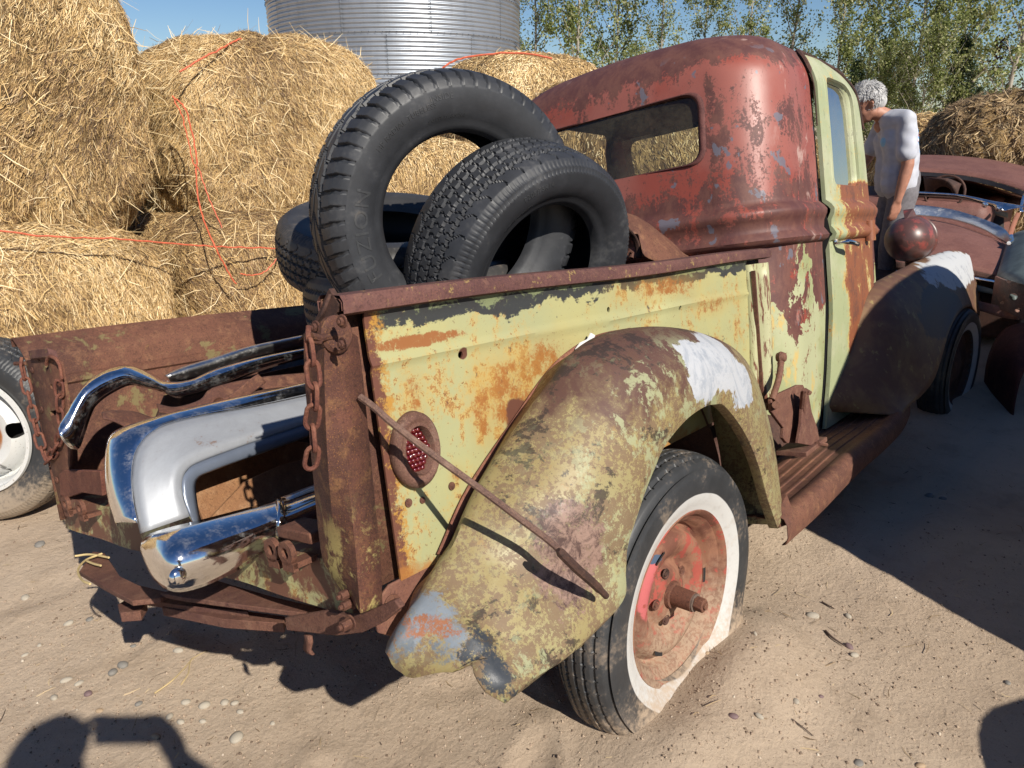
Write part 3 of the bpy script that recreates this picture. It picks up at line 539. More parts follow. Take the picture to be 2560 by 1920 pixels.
# chain bracket on the post
m = MB(); c = T(845, 835, 1, -0.70); m.lathe([(0.0, -0.008), (0.024, -0.008), (0.029, -0.003), (0.029, 0.006)], 18, 1, c + [-0.004, 0, 0]); m.tube([c + [-0.01, -0.006, 0], T(800, 846, 0, -0.05), T(778, 840, 0, -0.07), T(772, 850, 0, -0.07), T(800, 852, 0, -0.05)], 0.006, 8); m.build('chain_bracket', POSTM, truck)
def chain(pts, r=0.0036, L=0.040, Wd=0.0125, name='chain'):
    P = catmull(pts, 20); s = np.concatenate([[0], np.cumsum(np.linalg.norm(np.diff(P, axis=0), axis=1))]); n = int(s[-1] / (L - 2.6 * r)); root = None
    a = np.linspace(0, 2 * PI, 17)[:-1]; path = np.stack([np.cos(a) * Wd * 0.78, a * 0, np.sign(np.sin(a)) * (L / 2 - Wd) + np.sin(a) * Wd], 1)
    mb = MB().tube(path, r, 7, closed=True); hook = MB().tube([P[0] + [0.004, 0, 0.02], P[0] + [0, 0, 0.008], P[0]], r * 1.2, 7).build(name, RUSTR, truck); me = None
    for k in range(n):
        q = (k + 0.5) / n * s[-1]; p = np.array([np.interp(q, s, P[:, i]) for i in range(3)]); p2 = np.array([np.interp(min(q + 0.01, s[-1]), s, P[:, i]) for i in range(3)]); p1 = np.array([np.interp(max(q - 0.01, 0), s, P[:, i]) for i in range(3)])
        t = Vector(p2 - p1).normalized(); R = t.to_track_quat('Z', 'X').to_matrix() @ Matrix.Rotation((PI / 2) * (k % 2) + random.uniform(-0.35, 0.35) + 0.5, 3, 'Z')
        if me is None: o = mb.build('link', RUSTR, hook); me = o.data
        else: o = link('link', me, hook)
        o.matrix_local = Matrix.Translation(Vector(p)) @ R.to_4x4()
    return hook
chain([T(u, v, 0, -0.075) for u, v in ((772, 850), (778, 900), (786, 960), (786, 1010), (780, 1060), (784, 1110), (776, 1168))])
chain([T(u, v, 0, -0.012) for u, v in ((54, 912), (68, 974), (80, 1023), (90, 1068), (102, 1110), (112, 1140), (120, 1152), (132, 1135), (143, 1112), (151, 1080), (151, 1039), (149, 997), (147, 955))], L=0.046, Wd=0.0135)
MB().tube([T(u, v, 0, -0.008) for u, v in ((116, 912), (118, 898), (126, 890), (140, 897), (150, 912), (155, 945), (150, 962), (141, 950))], 0.0045, 8).build('long_chain_hook', RUSTR, truck)
m = MB(); m.tube([T(38, 909, 0, -0.01), T(66, 908, 0, 0.0)], 0.006, 6); m.build('hook_pin', RUST, truck)
# left tail plate with rivets, holes and slot
o = MB().prism([T(u, v, 0, 0.0) for u, v in ((62, 902), (100, 893), (122, 888), (150, 905), (168, 1000), (176, 1120), (172, 1190), (190, 1225), (165, 1250), (148, 1254), (120, 1140), (95, 1030))], (0.008, 0, 0)).build('tail_plate', RUSTG, truck, bevel=0.001)
apply_mods(o); c = MB()
for u, v, r in ((116, 913, 0.011), (129, 967, 0.007)): p = T(u, v, 0, 0); c.tube([p - [0.05, 0, 0], p + [0.05, 0, 0]], r, 14)
p, q = T(126, 1034, 0, 0), T(160, 1026, 0, 0); c.prism([p + [-.05, 0, -0.006], q + [-.05, 0, -0.006], q + [-.05, 0, 0.006], p + [-.05, 0, 0.006]], (0.1, 0, 0)); cut(o, c)
for u, v in ((81, 925), (105, 1024), (126, 1124), (143, 1200), (96, 895)): bolt(T(u, v, 0, 0.0), 0, 0.006, RUST, truck, 0.004, 'rivet')
MB().prism([T(70, 877, 0, -0.01), T(118, 870, 0, -0.01), T(124, 892, 0, -0.01), T(74, 897, 0, -0.01)], (0.02, 0, -0.01)).build('pocket_lip', RUSTP, truck, bevel=0.001)
# tailgate hinges
def hinge(u, v, s=1.0):
    c = T(u, v, 0, -0.03); m = MB()
    for d in (0.0, 0.05):
        b = c + [0, d, 0]; m.prism([b + [0.04, 0, -0.024 * s], b + [0.04, 0, 0.024 * s], b + [-0.012, 0, 0.022 * s], b + [-0.030, 0, 0.008 * s], b + [-0.030, 0, -0.010 * s], b + [-0.012, 0, -0.024 * s]], (0, 0.008, 0))
    o = m.build('tailgate_hinge', RUST, truck, bevel=0.001); apply_mods(o)
    return cut(o, MB().tube([c + [-0.010, -0.05, 0], c + [-0.010, 0.1, 0]], 0.0085, 14))
def hinge2(u, v, dv):
    w = np.linspace(0, 2 * PI, 21)[:-1]
    for du, ddv, x in ((0, 0, -0.030), (-36, -6 + dv, -0.022)):
        m = MB(); c = T(u + du, v + ddv, 0, x); ring = []
        for a, h in ((0.0095, -0.005), (0.0095, 0.005), (0.0205, 0.005), (0.0205, -0.005), (0.0095, -0.005)): ring.append([c + [h, a * math.cos(t), a * 1.05 * math.sin(t)] for t in w])
        m.grid(np.array(ring), True); m.box(c + [0.022, -0.004, -0.022], (0.026, 0.015, 0.005)); m.box(c + [-0.0, -0.003, -0.024], (0.005, 0.016, 0.008)); m.build('tailgate_hinge', RUST, truck, ang=40)
hinge2(718, 1382, -2); hinge2(202, 1270, -4)
m = MB(); p = T(745, 1335, 0, 0.0); m.box(p + [0.02, 0, 0], (0.03, 0.05, 0.010)); m.build('hinge_ear', RUST, truck, bevel=0.003)

# tail lamp with glass beads
def tail_lamp():
    c = T(1036, 1124, 1, -0.69); m = MB()
    e = 0.062 / 0.072
    prof = [(0.060, 0.010), (0.066, 0.0), (0.064, -0.010), (0.057, -0.016), (0.052, -0.017), (0.048, -0.012), (0.044, -0.012), (0.041, -0.016), (0.038, -0.010), (0.036, 0.006)]
    o = m.lathe([(r, -h) for r, h in prof], 44, 1).build('tail_lamp', rusty('lamp_bezel_rust', (0.10, 0.045, 0.033), (0.15, 0.075, 0.055), (0.25, 0.17, 0.13)), truck, loc=c, ang=70)
    o.data.transform(Matrix.Diagonal((1, -1, 1, 1))); o.data.flip_normals(); o.data.transform(Matrix.Diagonal((0.80, 1, 1.0, 1)))
    g = Mat('red_glass'); g.put(g.b.inputs['Coat Weight'], 1.0); g.put(g.b.inputs['Coat Roughness'], 0.03); n = g.noise(60, 3, 0.5)
    RG = g.out(g.mix(g.thr(n, 0.4, 0.6), (0.03, 0.0006, 0.001), (0.10, 0.001, 0.002)), 0.12, 0.0, None, 0.9)
    d = MB().lathe([(0.0, 0.002), (0.039, 0.0)], 30, 1); dd = d.build('lens', RG, o)
    s = bmesh.new(); bmesh.ops.create_icosphere(s, subdivisions=2, radius=0.0050); me = bpy.data.meshes.new('bead'); s.to_mesh(me); s.free(); finish(me, RG, True, 180); pr = 0.0098
    for i in range(-5, 6):
        for j in range(-5, 6):
            x, z = (i + 0.5 * (j % 2)) * pr * 0.92, j * pr * 0.84
            if (x / 0.030) ** 2 + (z / 0.036) ** 2 < 1.0: link('glass_bead', me, o, (x, -0.003, z))
tail_lamp()

# rear fender ------------------------------------------------------
def fender_extra(g, col):
    col = g.mix(g.mth('MULTIPLY', g.thr(g.mth('ADD', g.xyz()[2], g.mth('MULTIPLY', g.noise(8, 9, 0.72, 0.4, (1, 3, 3)), 0.45)), 0.765, 0.85), 0.9), col, (0.085, 0.038, 0.03))
    a = g.noise(1, 10, 0.72, 0.4, v=g.vec((8, 8, 11))); f = g.noise(55, 10, 0.8, 0, (2, 2, 2)); b = g.noise(20, 10, 0.8, 0, (6, 2, 2))
    col = g.mix(g.mth('MULTIPLY', g.thr(g.mth('ADD', a, g.mth('MULTIPLY', f, 0.45)), 0.80, 0.83), 0.85), col, (0.035, 0.025, 0.02))
    lp = g.thr(g.mth('ADD', g.mth('MULTIPLY', g.noise(6, 10, 0.75, 0.5, (4, 4, 1)), 0.7), g.mth('MULTIPLY', f, 0.35)), 0.545, 0.575); col = g.mix(g.mth('MULTIPLY', lp, g.thr(g.xyz()[1], -0.83, -0.90, 0.15, 0.85)), col, (0.29, 0.30, 0.17))
    # grey bare metal and red primer low at the back
    q1 = g.blob(tuple(T(1110, 1545, 1, -0.83)), (0.075, .5, 0.085), 0.7, 0.9, 10, (1, 0, 0)); col = g.mix(g.crisp(q1, 24, 0.72, 0.80, (1, 4, 2), 0.42), col, g.mix(b, (0.10, 0.12, 0.145), (0.24, 0.27, 0.30)))
    q2 = g.blob(tuple(T(1140, 1585, 1, -0.84)), (0.055, .5, 0.03), 0.7, 0.9, 12, (4, 0, 0)); col = g.mix(g.crisp(q2, 34, 0.74, 0.82, (2, 4, 2), 0.42), col, (0.26, 0.10, 0.045))
    q3 = g.blob(tuple(T(1020, 1625, 1, -0.80)), (0.09, .5, 0.08), 0.8, 0.9, 12, (6, 0, 0)); col = g.mix(g.crisp(q3, 28, 0.72, 0.80, (5, 4, 2), 0.42), col, g.mix(f, (0.07, 0.085, 0.10), (0.17, 0.19, 0.21))); col = g.mix(g.crisp(q3, 40, 0.82, 0.86, (8, 4, 2), 0.42), col, (0.17, 0.085, 0.035))
    q4 = g.blob(tuple(T(1240, 1660, 1, -0.88)), (0.04, .5, 0.07), 0.7, 0.9, 14, (6, 0, 3)); col = g.mix(g.crisp(q4, 34, 0.74, 0.80, (5, 9, 2), 0.42), col, (0.035, 0.04, 0.048))
    # weld scab
    w = T(1490, 1440, 1, -0.90); wb = g.blob(tuple(w + [-.04, 0, 0.05]), (0.09, .3, 0.11), 0.6, 0.8, 14, (3, 0, 3)); col = g.mix(g.crisp(wb, 30, 0.70, 0.78, (1, 1, 2), 0.40), col, g.mix(g.thr(g.noise(32, 12, 0.85, 0.5, (7, 7, 7)), 0.42, 0.58), (0.065, 0.035, 0.03), (0.25, 0.16, 0.125)))
    # white filler
    p = T(1765, 905, 1, -0.84); q = T(1835, 960, 1, -0.86)
    wm = g.node('ShaderNodeMath', {0: g.blob(tuple(p), (0.115, .4, 0.075), 0.03, 0.65, 18, (5, 5, 0)), 1: g.blob(tuple(q), (0.09, .4, 0.06), 0.03, 0.7, 22, (5, 0, 5))}, operation='MAXIMUM').outputs[0]; p2 = T(1722, 925, 1, -0.87); wm = g.node('ShaderNodeMath', {0: wm, 1: g.blob(tuple(p2), (0.09, .4, 0.065), 0.03, 0.7, 20, (1, 0, 5))}, operation='MAXIMUM').outputs[0]
    wc = g.mix(g.thr(g.noise(11, 12, 0.85, 1.4, (9, 9, 0)), 0.49, 0.60, 0, 0.85), (0.42, 0.43, 0.45), (0.27, 0.295, 0.335))
    col = g.mix(wm, col, wc); g.wm = wm
    return col
def fender_paint():
    g = Mat('fender_paint'); v = g.vec((7, 7, 7)); a = g.noise(5.5, 12, 0.78, 0.6); b = g.noise(18, 12, 0.85, 0.3, (3, 7, 1)); f = g.noise(120, 8, 0.8); big = g.noise(2.2, 4, 0.5)
    col = g.mix(g.thr(a, 0.42, 0.6), (0.25, 0.195, 0.085), (0.30, 0.255, 0.12)); col = g.mix(g.thr(big, 0.50, 0.66, 0, 0.6), col, (0.30, 0.29, 0.16))
    k = g.mth('ADD', g.mth('MULTIPLY', a, 0.5), g.mth('MULTIPLY', b, 0.5)); k = g.mth('ADD', k, g.mth('MULTIPLY', g.mth('SUBTRACT', f, 0.5), 0.62)); k = g.mth('ADD', k, g.mth('MULTIPLY', g.mth('SUBTRACT', g.noise(46, 10, 0.85, 0.2, (2, 6, 6)), 0.5), 0.5))
    rm = g.thr(k, 0.465, 0.51, 0, 0.85); col = g.mix(rm, col, g.mix(f, (0.095, 0.052, 0.036), (0.20, 0.13, 0.075)))
    col = g.mix(g.thr(g.noise(24, 7, 0.75, 0.2, (8, 2, 5)), 0.60, 0.66, 0, 0.8), col, (0.27, 0.17, 0.065))
    col = fender_extra(g, col)
    nm = g.bump(f, 0.25, 0.0015, g.bump(g.mth('SUBTRACT', b, g.mth('MULTIPLY', rm, 0.25)), 0.2, 0.003))
    return g.out(col, g.mth('MULTIPLY_ADD', rm, 0.2, 0.42), 0.0, nm, 0.45)
FEND = fender_paint()
ST = [((1030, 1518), (1350, 1680)), ((1085, 1440), (1448, 1610)), ((1134, 1364), (1543, 1505)), ((1165, 1290), (1552, 1430)), ((1196, 1223), (1558, 1352)), ((1245, 1145), (1580, 1280)), ((1294, 1069), (1602, 1216)),
      ((1337, 1008), (1630, 1150)), ((1380, 952), (1657, 1093)), ((1436, 878), (1712, 1026)), ((1520, 833), (1760, 992)), ((1640, 818), (1790, 986)), ((1749, 833), (1815, 990)), ((1835, 872), (1854, 1038)), ((1885, 934), (1882, 1090)),
      ((1915, 1026), (1908, 1160)), ((1937, 1124), (1929, 1235)), ((1950, 1220), (1945, 1280)), ((1960, 1310), (1957, 1315))]
def rear_fender():
    n = len(ST); ya = np.interp(range(n), [0, 4, 9, 12, 15, 18], [-0.745, -0.745, -0.775, -0.80, -0.835, -0.85]); yb = np.interp(range(n), [0, 4, 9, 12, 15, 18], [-0.90, -0.915, -0.915, -0.90, -0.875, -0.855])
    bul = np.interp(range(n), [0, 4, 9, 12, 14, 18], [0.035, 0.055, 0.055, 0.03, 0.012, 0.0])
    rows = []; cen = np.array([0.86, -0.8, 0.05])
    # ragged rear bottom edge first
    bot = [(972, 1640, -0.745), (985, 1672, -0.75), (1030, 1697, -0.77), (1082, 1690, -0.80), (1135, 1682, -0.83), (1172, 1650, -0.85), (1190, 1690, -0.87), (1215, 1730, -0.885), (1252, 1757, -0.89)]
    B = np.array([T(u, v, 1, y) for u, v, y in bot]); tb = np.linspace(0, 1, len(B)); K = 23; tt = np.linspace(0, 1, K)
    rows.append(np.stack([np.interp(tt, tb, B[:, i]) for i in range(3)], 1))
    for i, (a, b) in enumerate(ST):
        A = T(*a, 1, ya[i]); Bq = T(*b, 1, yb[i]); m = (A + Bq) / 2; o = m - cen; o[1] = 0; o /= np.linalg.norm(o); c = m + (np.array([0, -1, 0]) * 0.75 + o * 0.66) * bul[i] * 2
        rows.append(np.array([(1 - t) ** 2 * A + 2 * t * (1 - t) * c + t * t * Bq for t in tt]))
    G = np.array(rows); G = np.concatenate([G[:1], catmull(G[1:], 6)]); mid = (G[0] + G[1]) / 2; G = np.concatenate([G[:1], [mid], G[1:]])
    # inner return towards the bed side and rolled lip
    inn = []
    for r in G:
        o = r[0] - cen; o[1] = 0; o /= np.linalg.norm(o) + 1e-9; inn.append([[r[0][0] - o[0] * 0.045, -0.694, r[0][2] - o[2] * 0.045], [r[0][0] - o[0] * 0.012, r[0][1] + 0.018, r[0][2] - o[2] * 0.012]])
    lip = [[r[-1] + (cen - r[-1]) * [0.045, 0, 0.045] + [0, 0.006, 0], r[-1] + (cen - r[-1]) * [0.05, 0, 0.05] + [0, 0.03, 0]] for r in G]
    G = np.concatenate([np.array(inn), G, np.array(lip)], 1)
    # dents: weld crater, crumple near the torn notch
    P = G.copy(); w = T(1495, 1420, 1, -0.92); d = np.exp(-(((P[..., 0] - w[0]) / 0.07) ** 2 + ((P[..., 2] - w[2]) / 0.07) ** 2))
    P[..., 1] += d * (0.014 + 0.012 * sines(G, 71, 8, 60) + 0.006 * sines(G, 78, 8, 130)); P[..., 1] += 0.0035 * sines(G, 72, 8, 9)
    w2 = T(1225, 1650, 1, -0.88); d2 = np.exp(-(((P[..., 0] - w2[0]) / 0.05) ** 2 + ((P[..., 2] - w2[2]) / 0.09) ** 2)); P[..., 1] -= d2 * 0.014 * np.cos((P[..., 0] - w2[0]) * 55)
    P[..., 1] += d2 * 0.009 * sines(G, 74, 8, 50); low = np.exp(-np.clip((P[..., 2] - 0.30) / 0.10, 0, 9) ** 2) * (P[..., 0] < 0.25)
    P[..., 1] += low * 0.006 * sines(G, 75, 8, 30); P[..., 2] += low * 0.006 * sines(G, 76, 8, 55); P[..., 0] += low * 0.005 * sines(G, 77, 8, 40)
    return MB().grid(P).build('rear_fender', FEND, truck, solid=0.0035, ang=60)
rear_fender()
# mounting flange of the fender on the bed side
m = MB(); fl = [(1103, 1388), (1180, 1220), (1300, 1040), (1370, 940), (1430, 880), (1500, 842), (1580, 825)]
P = catmull([T(u, v, 1, -0.690) for u, v in fl], 6); m.grid([[p + [-0.010, 0.0, 0.006], p + [0.0, -0.004, 0], p + [0.016, -0.002, -0.012]] for p in P]); m.build('fender_flange', rusty('flange_rust', (0.14, 0.05, 0.035), (0.22, 0.09, 0.06), (0.30, 0.15, 0.08)), truck, solid=0.003)
m = MB(); c0 = T(1462, 858, 1, -0.70); m.prism([T(1440, 873, 1, -0.702), T(1452, 856, 1, -0.702), T(1470, 848, 1, -0.702), T(1478, 832, 1, -0.702), T(1488, 838, 1, -0.702), T(1483, 852, 1, -0.702), T(1466, 864, 1, -0.702)], (0, 0.003, 0)).build('white_filler_scrap', plain('white_filler', (0.72, 0.70, 0.68), 0.7), truck)
# inner wheel well behind the tyre
m = MB(); A = np.linspace(-0.25, PI * 1.02, 20); m.grid([[(0.86 + 0.44 * math.cos(a), y, 0.13 + 0.46 * math.sin(a)) for y in (-0.69, -0.48)] for a in A]); m.build('wheel_well', RUSTK, truck, solid=0.003)
# brace rod across the fender
rp = [T(900, 992, 1, -0.70), T(935, 1018, 1, -0.722), T(985, 1062, 1, -0.745), T(1080, 1135, 1, -0.79), T(1200, 1222, 1, -0.845), T(1290, 1290, 1, -0.885), T(1370, 1350, 1, -0.915), T(1430, 1405, 1, -0.935), T(1512, 1485, 1, -0.93)]
MB().tube(catmull(rp, 5), 0.0058, 8).build('brace_rod', rusty('rod_rust', (0.10, 0.055, 0.045), (0.17, 0.10, 0.075), (0.24, 0.16, 0.12)), truck)
MB().tube(catmull([T(1395, 1375, 1, -0.94), T(1440, 1420, 1, -0.945), T(1480, 1455, 1, -0.94), T(1515, 1490, 1, -0.93)], 5), [0.004] + [0.008] * 12 + [0.006] * 3, 8).build('weld_bead', RUSTK, truck)

# ================================================================== TYRES
def rubber(name, c=(0.022, 0.023, 0.025), dust=0.25, dc=(0.20, 0.155, 0.115), white=None, lowdust=None):
    g = Mat(name); n = g.noise(7, 8, 0.65); f = g.noise(60, 5, 0.65); sc = g.noise(1, 7, 0.7, v=g.vec((40, 40, 40)))
    col = g.mix(g.thr(n, 0.35, 0.7), c, tuple(x * 1.75 for x in c))
    if white:
        y = g.xyz(); r = g.mth('POWER', g.mth('ADD', g.mth('MULTIPLY', y[0], y[0]), g.mth('MULTIPLY', y[2], y[2])), 0.5)
        r = g.mth('ADD', r, g.mth('MULTIPLY', g.mth('SUBTRACT', g.noise(9, 3), 0.5), 0.006))
        w = g.mth('MULTIPLY', g.mth('MULTIPLY', g.thr(r, white[0], white[0] + 0.003), g.thr(r, white[1], white[1] - 0.003)), g.thr(y[1], -0.055, -0.065))
        col = g.mix(w, col, g.mix(g.thr(sc, 0.5, 0.8, 0, 0.5), (0.46, 0.455, 0.44), (0.28, 0.255, 0.22)))
    k = g.thr(g.mth('ADD', n, g.mth('MULTIPLY', f, 0.5)), 0.78, 1.0)
    if lowdust is not None:
        z = g.xyz()[2]; zz = g.mth('ADD', z, g.mth('MULTIPLY', g.mth('SUBTRACT', f, 0.5), 0.34)); zz = g.mth('ADD', zz, g.mth('MULTIPLY', g.mth('SUBTRACT', n, 0.5), 0.20)); k = g.node('ShaderNodeMath', {0: g.mth('MULTIPLY', k, 0.5), 1: g.thr(zz, lowdust + 0.09, lowdust - 0.07)}, operation='MAXIMUM').outputs[0]; dust = 0.85
    col = g.mix(g.mth('MULTIPLY', k, dust), col, dc)
    return g.out(col, g.mth('MULTIPLY_ADD', k, 0.25, 0.50), 0, g.bump(f, 0.15, 0.002), 0.42)
RUB = rubber('tyre_rubber', (0.021, 0.022, 0.025), 0.30, (0.12, 0.115, 0.11)); RUBD = rubber('worn_tyre_rubber', (0.030, 0.029, 0.029), 0.45)
def tyre_mesh(R, w, rb, pattern, nseg=720, nt=44, deform=None, crown=0.012, mat=None):
    """axis = y; outside sidewall faces -y"""
    hw = w / 2; ty = np.linspace(-1, 1, nt); tw_ = hw * 0.80
    side = lambda s: [(rb - 0.006, s * hw * 0.60), (rb + 0.002, s * hw * 0.74), (rb + 0.012, s * hw * 0.80), (rb + 0.020, s * hw * 0.82), (rb + 0.026, s * hw * 0.865), (rb + (R - rb) * 0.32, s * hw * 0.955), (rb + (R - rb) * 0.5, s * hw * 1.0), (rb + (R - rb) * 0.66, s * hw * 0.99), (rb + (R - rb) * 0.70, s * hw * 0.985), (rb + (R - rb) * 0.715, s * hw * 0.968), (rb + (R - rb) * 0.80, s * hw * 0.945), (R - crown * 1.8, s * hw * 0.87)]
    prof = side(-1); tread0 = len(prof); prof += [(R - crown * abs(t) ** 2.6, t * tw_) for t in ty]; tread1 = len(prof); prof += side(1)[::-1]
    inner = [(rb + 0.004, hw * 0.62), (rb + (R - rb) * 0.35, hw * 0.86), (rb + (R - rb) * 0.7, hw * 0.86), (R - 0.018, hw * 0.6), (R - 0.016, 0), (R - 0.018, -hw * 0.6), (rb + (R - rb) * 0.7, -hw * 0.86), (rb + (R - rb) * 0.35, -hw * 0.86), (rb + 0.004, -hw * 0.62)]
    prof = np.array(prof + inner); th = np.linspace(0, 2 * PI, nseg, endpoint=False)
    Rr = np.repeat(prof[:, 0][:, None], nseg, 1); Y = np.repeat(prof[:, 1][:, None], nseg, 1); TH = np.repeat(th[None], len(prof), 0)
    sl = slice(tread0 - 3, tread1 + 3); Rr[sl] -= pattern(TH[sl], Y[sl] / tw_, TH[sl] * R)
    V = np.stack([Rr * np.cos(TH), Y, Rr * np.sin(TH)], -1)
    if deform is not None: V = deform(V)
    k = len(prof); i, j = np.meshgrid(np.arange(k), np.arange(nseg), indexing='ij'); a = i * nseg + j; i2 = (i + 1) % k; b = i2 * nseg + j; j2 = (j + 1) % nseg
    F = np.stack([a, b, i2 * nseg + j2, i * nseg + j2], -1).reshape(-1, 4)
    me = fast_mesh('tyre', V.reshape(-1, 3), F, mat or RUB, smooth=True); me.set_sharp_from_angle(angle=math.radians(50)); return me
def saw(x): return np.abs((x % 1) * 2 - 1)
def groove(x, c, w): return (np.abs(x - c) < w).astype(float)
def pat_dir(th, y, s):        # directional touring tyre: curved lateral bars at the shoulders, V cuts in the middle
    n = 58; ay = np.abs(y); ph = (th * n / (2 * PI)); d = np.zeros_like(y)
    wig = 0.04 * np.sin(ph * 2 * PI)
    d = np.maximum(d, groove(ay + wig, 0.46, 0.07)); d = np.maximum(d, groove(y + 0.3 * wig, 0.0, 0.05))
    sh = (ay > 0.52) & (ay < 1.6); d = np.where(sh & (((ph + 0.35 * ay ** 2) % 1) < 0.24), 1.0, d)
    md = (ay < 0.42) & (ay > 0.06); d = np.where(md & (((ph * 0.5 - 1.6 * ay) % 1) < 0.16), 0.9, d)
    return d * 0.0085 * np.clip(1.6 - ay, 0, 0.6) / 0.6
def pat_block(th, y, s):      # worn all-season tyre: four zigzag grooves and small square blocks
    n = 74; ph = th * n / (2 * PI); zz = 0.035 * (saw(ph) - 0.5) * 2; d = np.zeros_like(y)
    for c in (-0.56, -0.2, 0.2, 0.56): d = np.maximum(d, groove(y + zz, c, 0.045))
    for k, (a, b) in enumerate(((-0.56, -0.2), (-0.2, 0.2), (0.2, 0.56))): d = np.where((y > a) & (y < b) & (((ph + 0.3 * k + 0.12 * np.sin(y * 25)) % 1) < 0.16), 0.8, d)
    ay = np.abs(y); d = np.where((ay > 0.56) & (ay < 1.0) & (((ph * 0.5 + 0.25 * np.sin(ay * 9)) % 1) < 0.07), 0.7, d); d = np.where((ay > 1.0) & ((ph * 2 % 1) < 0.4), 0.25, d)
    return d * 0.007
def pat_rib(th, y, s):        # old ribbed tyre
    n = 120; zz = 0.03 * (saw(th * n / (2 * PI)) - 0.5) * 2; d = np.zeros_like(y)
    for c in (-0.72, -0.36, 0.0, 0.36, 0.72): d = np.maximum(d, groove(y + zz, c, 0.05))
    return d * 0.006
def orient(nv, loc, spin=0.0, up=(0, 0, 1)):      # matrix putting the tyre's -y side along nv
    y = -Vector(nv).normalized(); z = Vector(up); z = (z - y * z.dot(y)).normalized(); x = y.cross(z)
    R = Matrix((x, y, z)).transposed() @ Matrix.Rotation(spin, 3, 'Y'); return Matrix.Translation(Vector(loc)) @ R.to_4x4()
def side_text(txt, mat, parent, r, a0, h, y, stretch=1.0, depth=0.0016, bold=0.0):
    cu = bpy.data.curves.new('lettering', 'FONT'); cu.body = txt; cu.size = h * 1.35; cu.extrude = depth; cu.resolution_u = 3; cu.offset = bold; cu.space_character = 1.08
    o = bpy.data.objects.new('t', cu); COL.objects.link(o); dg = bpy.context.evaluated_depsgraph_get(); dg.update(); me = bpy.data.meshes.new_from_object(o.evaluated_get(dg)); bpy.data.objects.remove(o)
    bm = bmesh.new(); bm.from_mesh(me); bmesh.ops.subdivide_edges(bm, edges=[e for e in bm.edges if e.calc_length() > h * 0.25], cuts=3); bm.to_mesh(me); bm.free()
    V = np.empty(len(me.vertices) * 3); me.vertices.foreach_get('co', V); V = V.reshape(-1, 3)
    a = a0 - V[:, 0] * stretch / r; rr = r + V[:, 1] - h / 2; yy = y(rr) - V[:, 2]
    me.vertices.foreach_set('co', np.stack([rr * np.cos(a), yy, rr * np.sin(a)], 1).ravel()); me.materials.clear(); me.materials.append(mat); me.update()
    return link('raised_lettering', me, parent)
def tyre(label, nv, loc, R, w, rb, pat, mat=None, spin=0.0, up=(0, 0, 1), nseg=720, name='tyre', group=None, nt=44):
    me = tyre_mesh(R, w, rb, pat, nseg, nt, mat=mat); o = link(name, me); o.matrix_world = orient(nv, loc, spin, up)
    return tag(o, label, 'tyre', group)
GT = 'loose tyres lying in the truck bed'
LETM = rubber('raised_rubber', (0.028, 0.029, 0.031), 0.2)
n1 = (-0.3727, -0.9279, -0.0083)
t1 = tyre('tallest black tyre standing in the truck bed with curved shoulder treads', n1, (0.789, -0.070, 1.183), 0.345, 0.215, 0.207, pat_dir, group=GT, nseg=1160)
def yside(R, w, rb, off=0.0):
    hw = w / 2; return lambda r: -np.interp(r, [rb + 0.026, rb + (R - rb) * 0.32, rb + (R - rb) * 0.5, rb + (R - rb) * 0.66, rb + (R - rb) * 0.8], [hw * 0.865, hw * 0.955, hw, hw * 0.99, hw * 0.945]) - off
y1 = yside(0.345, 0.215, 0.207)
side_text('FUZION', LETM, t1, 0.268, math.radians(208), 0.036, y1, 1.15, 0.0012, 0.0002)
side_text('INSIDE', LETM, t1, 0.285, math.radians(108), 0.014, y1, 1.0, 0.001)
side_text('HP RADIAL TUBELESS', LETM, t1, 0.272, math.radians(143), 0.013, y1, 1.0, 0.001)
side_text('SAFETY WARNING', LETM, t1, 0.240, math.radians(112), 0.008, y1, 1.0, 0.0008)
n2 = (-0.1664, -0.9533, -0.2521)
t2 = tyre('second black tyre leaning in front of the tallest one, with small square tread blocks', n2, (0.905, -0.211, 1.054), 0.315, 0.225, 0.190, pat_block, group=GT, nseg=1180)
y2 = yside(0.315, 0.225, 0.190); side_text('P205/75R14', LETM, t2, 0.258, math.radians(122), 0.013, y2, 1.0, 0.001); side_text('RADIAL TUBELESS', LETM, t2, 0.226, math.radians(140), 0.008, y2, 1.0, 0.0008)
t3 = tyre('small worn tyre lying flat behind the two standing tyres', (0.10, 0.16, -1), tuple(at(965, 612, 2.22)), 0.315, 0.17, 0.18, pat_block, RUBD, group=GT, nseg=620, up=(1, 0, 0))
t4 = tyre('lowest tyre lying under the others at the rear of the tyre heap', (0.0, -0.05, -1), tuple(at(1035, 740, 2.16)), 0.31, 0.20, 0.19, pat_rib, RUBD, group=GT, nseg=620, up=(1, 0, 0))

# flat whitewall rear wheel of the truck, standing upright on the sand
HUB = np.array([0.908, -0.6655, 0.259]); AX = np.array([-0.058, -0.9946, 0.0864])
def flat_def(V):
    z = V[..., 2]; y = V[..., 1]; g0 = -0.238; rr = np.hypot(V[..., 0], z); k = np.clip((g0 - z) / 0.10, 0, 1.0)
    zz = g0 + np.logaddexp(0, (z - g0) / 0.016) * 0.016; sq = np.exp(-((z + 0.25) / 0.075) ** 2) * np.clip((rr - 0.2) / 0.1, 0, 1) * np.clip(-np.sin(np.arctan2(z, V[..., 0])), 0, 1)
    y = y * (1 + 0.42 * sq); wob = 0.004 * np.sin(np.arctan2(z, V[..., 0]) * 9) * sq
    x = V[..., 0] * (1 + 0.07 * sq)
    return np.stack([x, y - np.abs(wob) * np.sign(-y), zz], -1)
WW = rubber('whitewall_rubber', (0.024, 0.025, 0.027), 0.25, (0.36, 0.27, 0.19), (0.215, 0.276), -0.19)
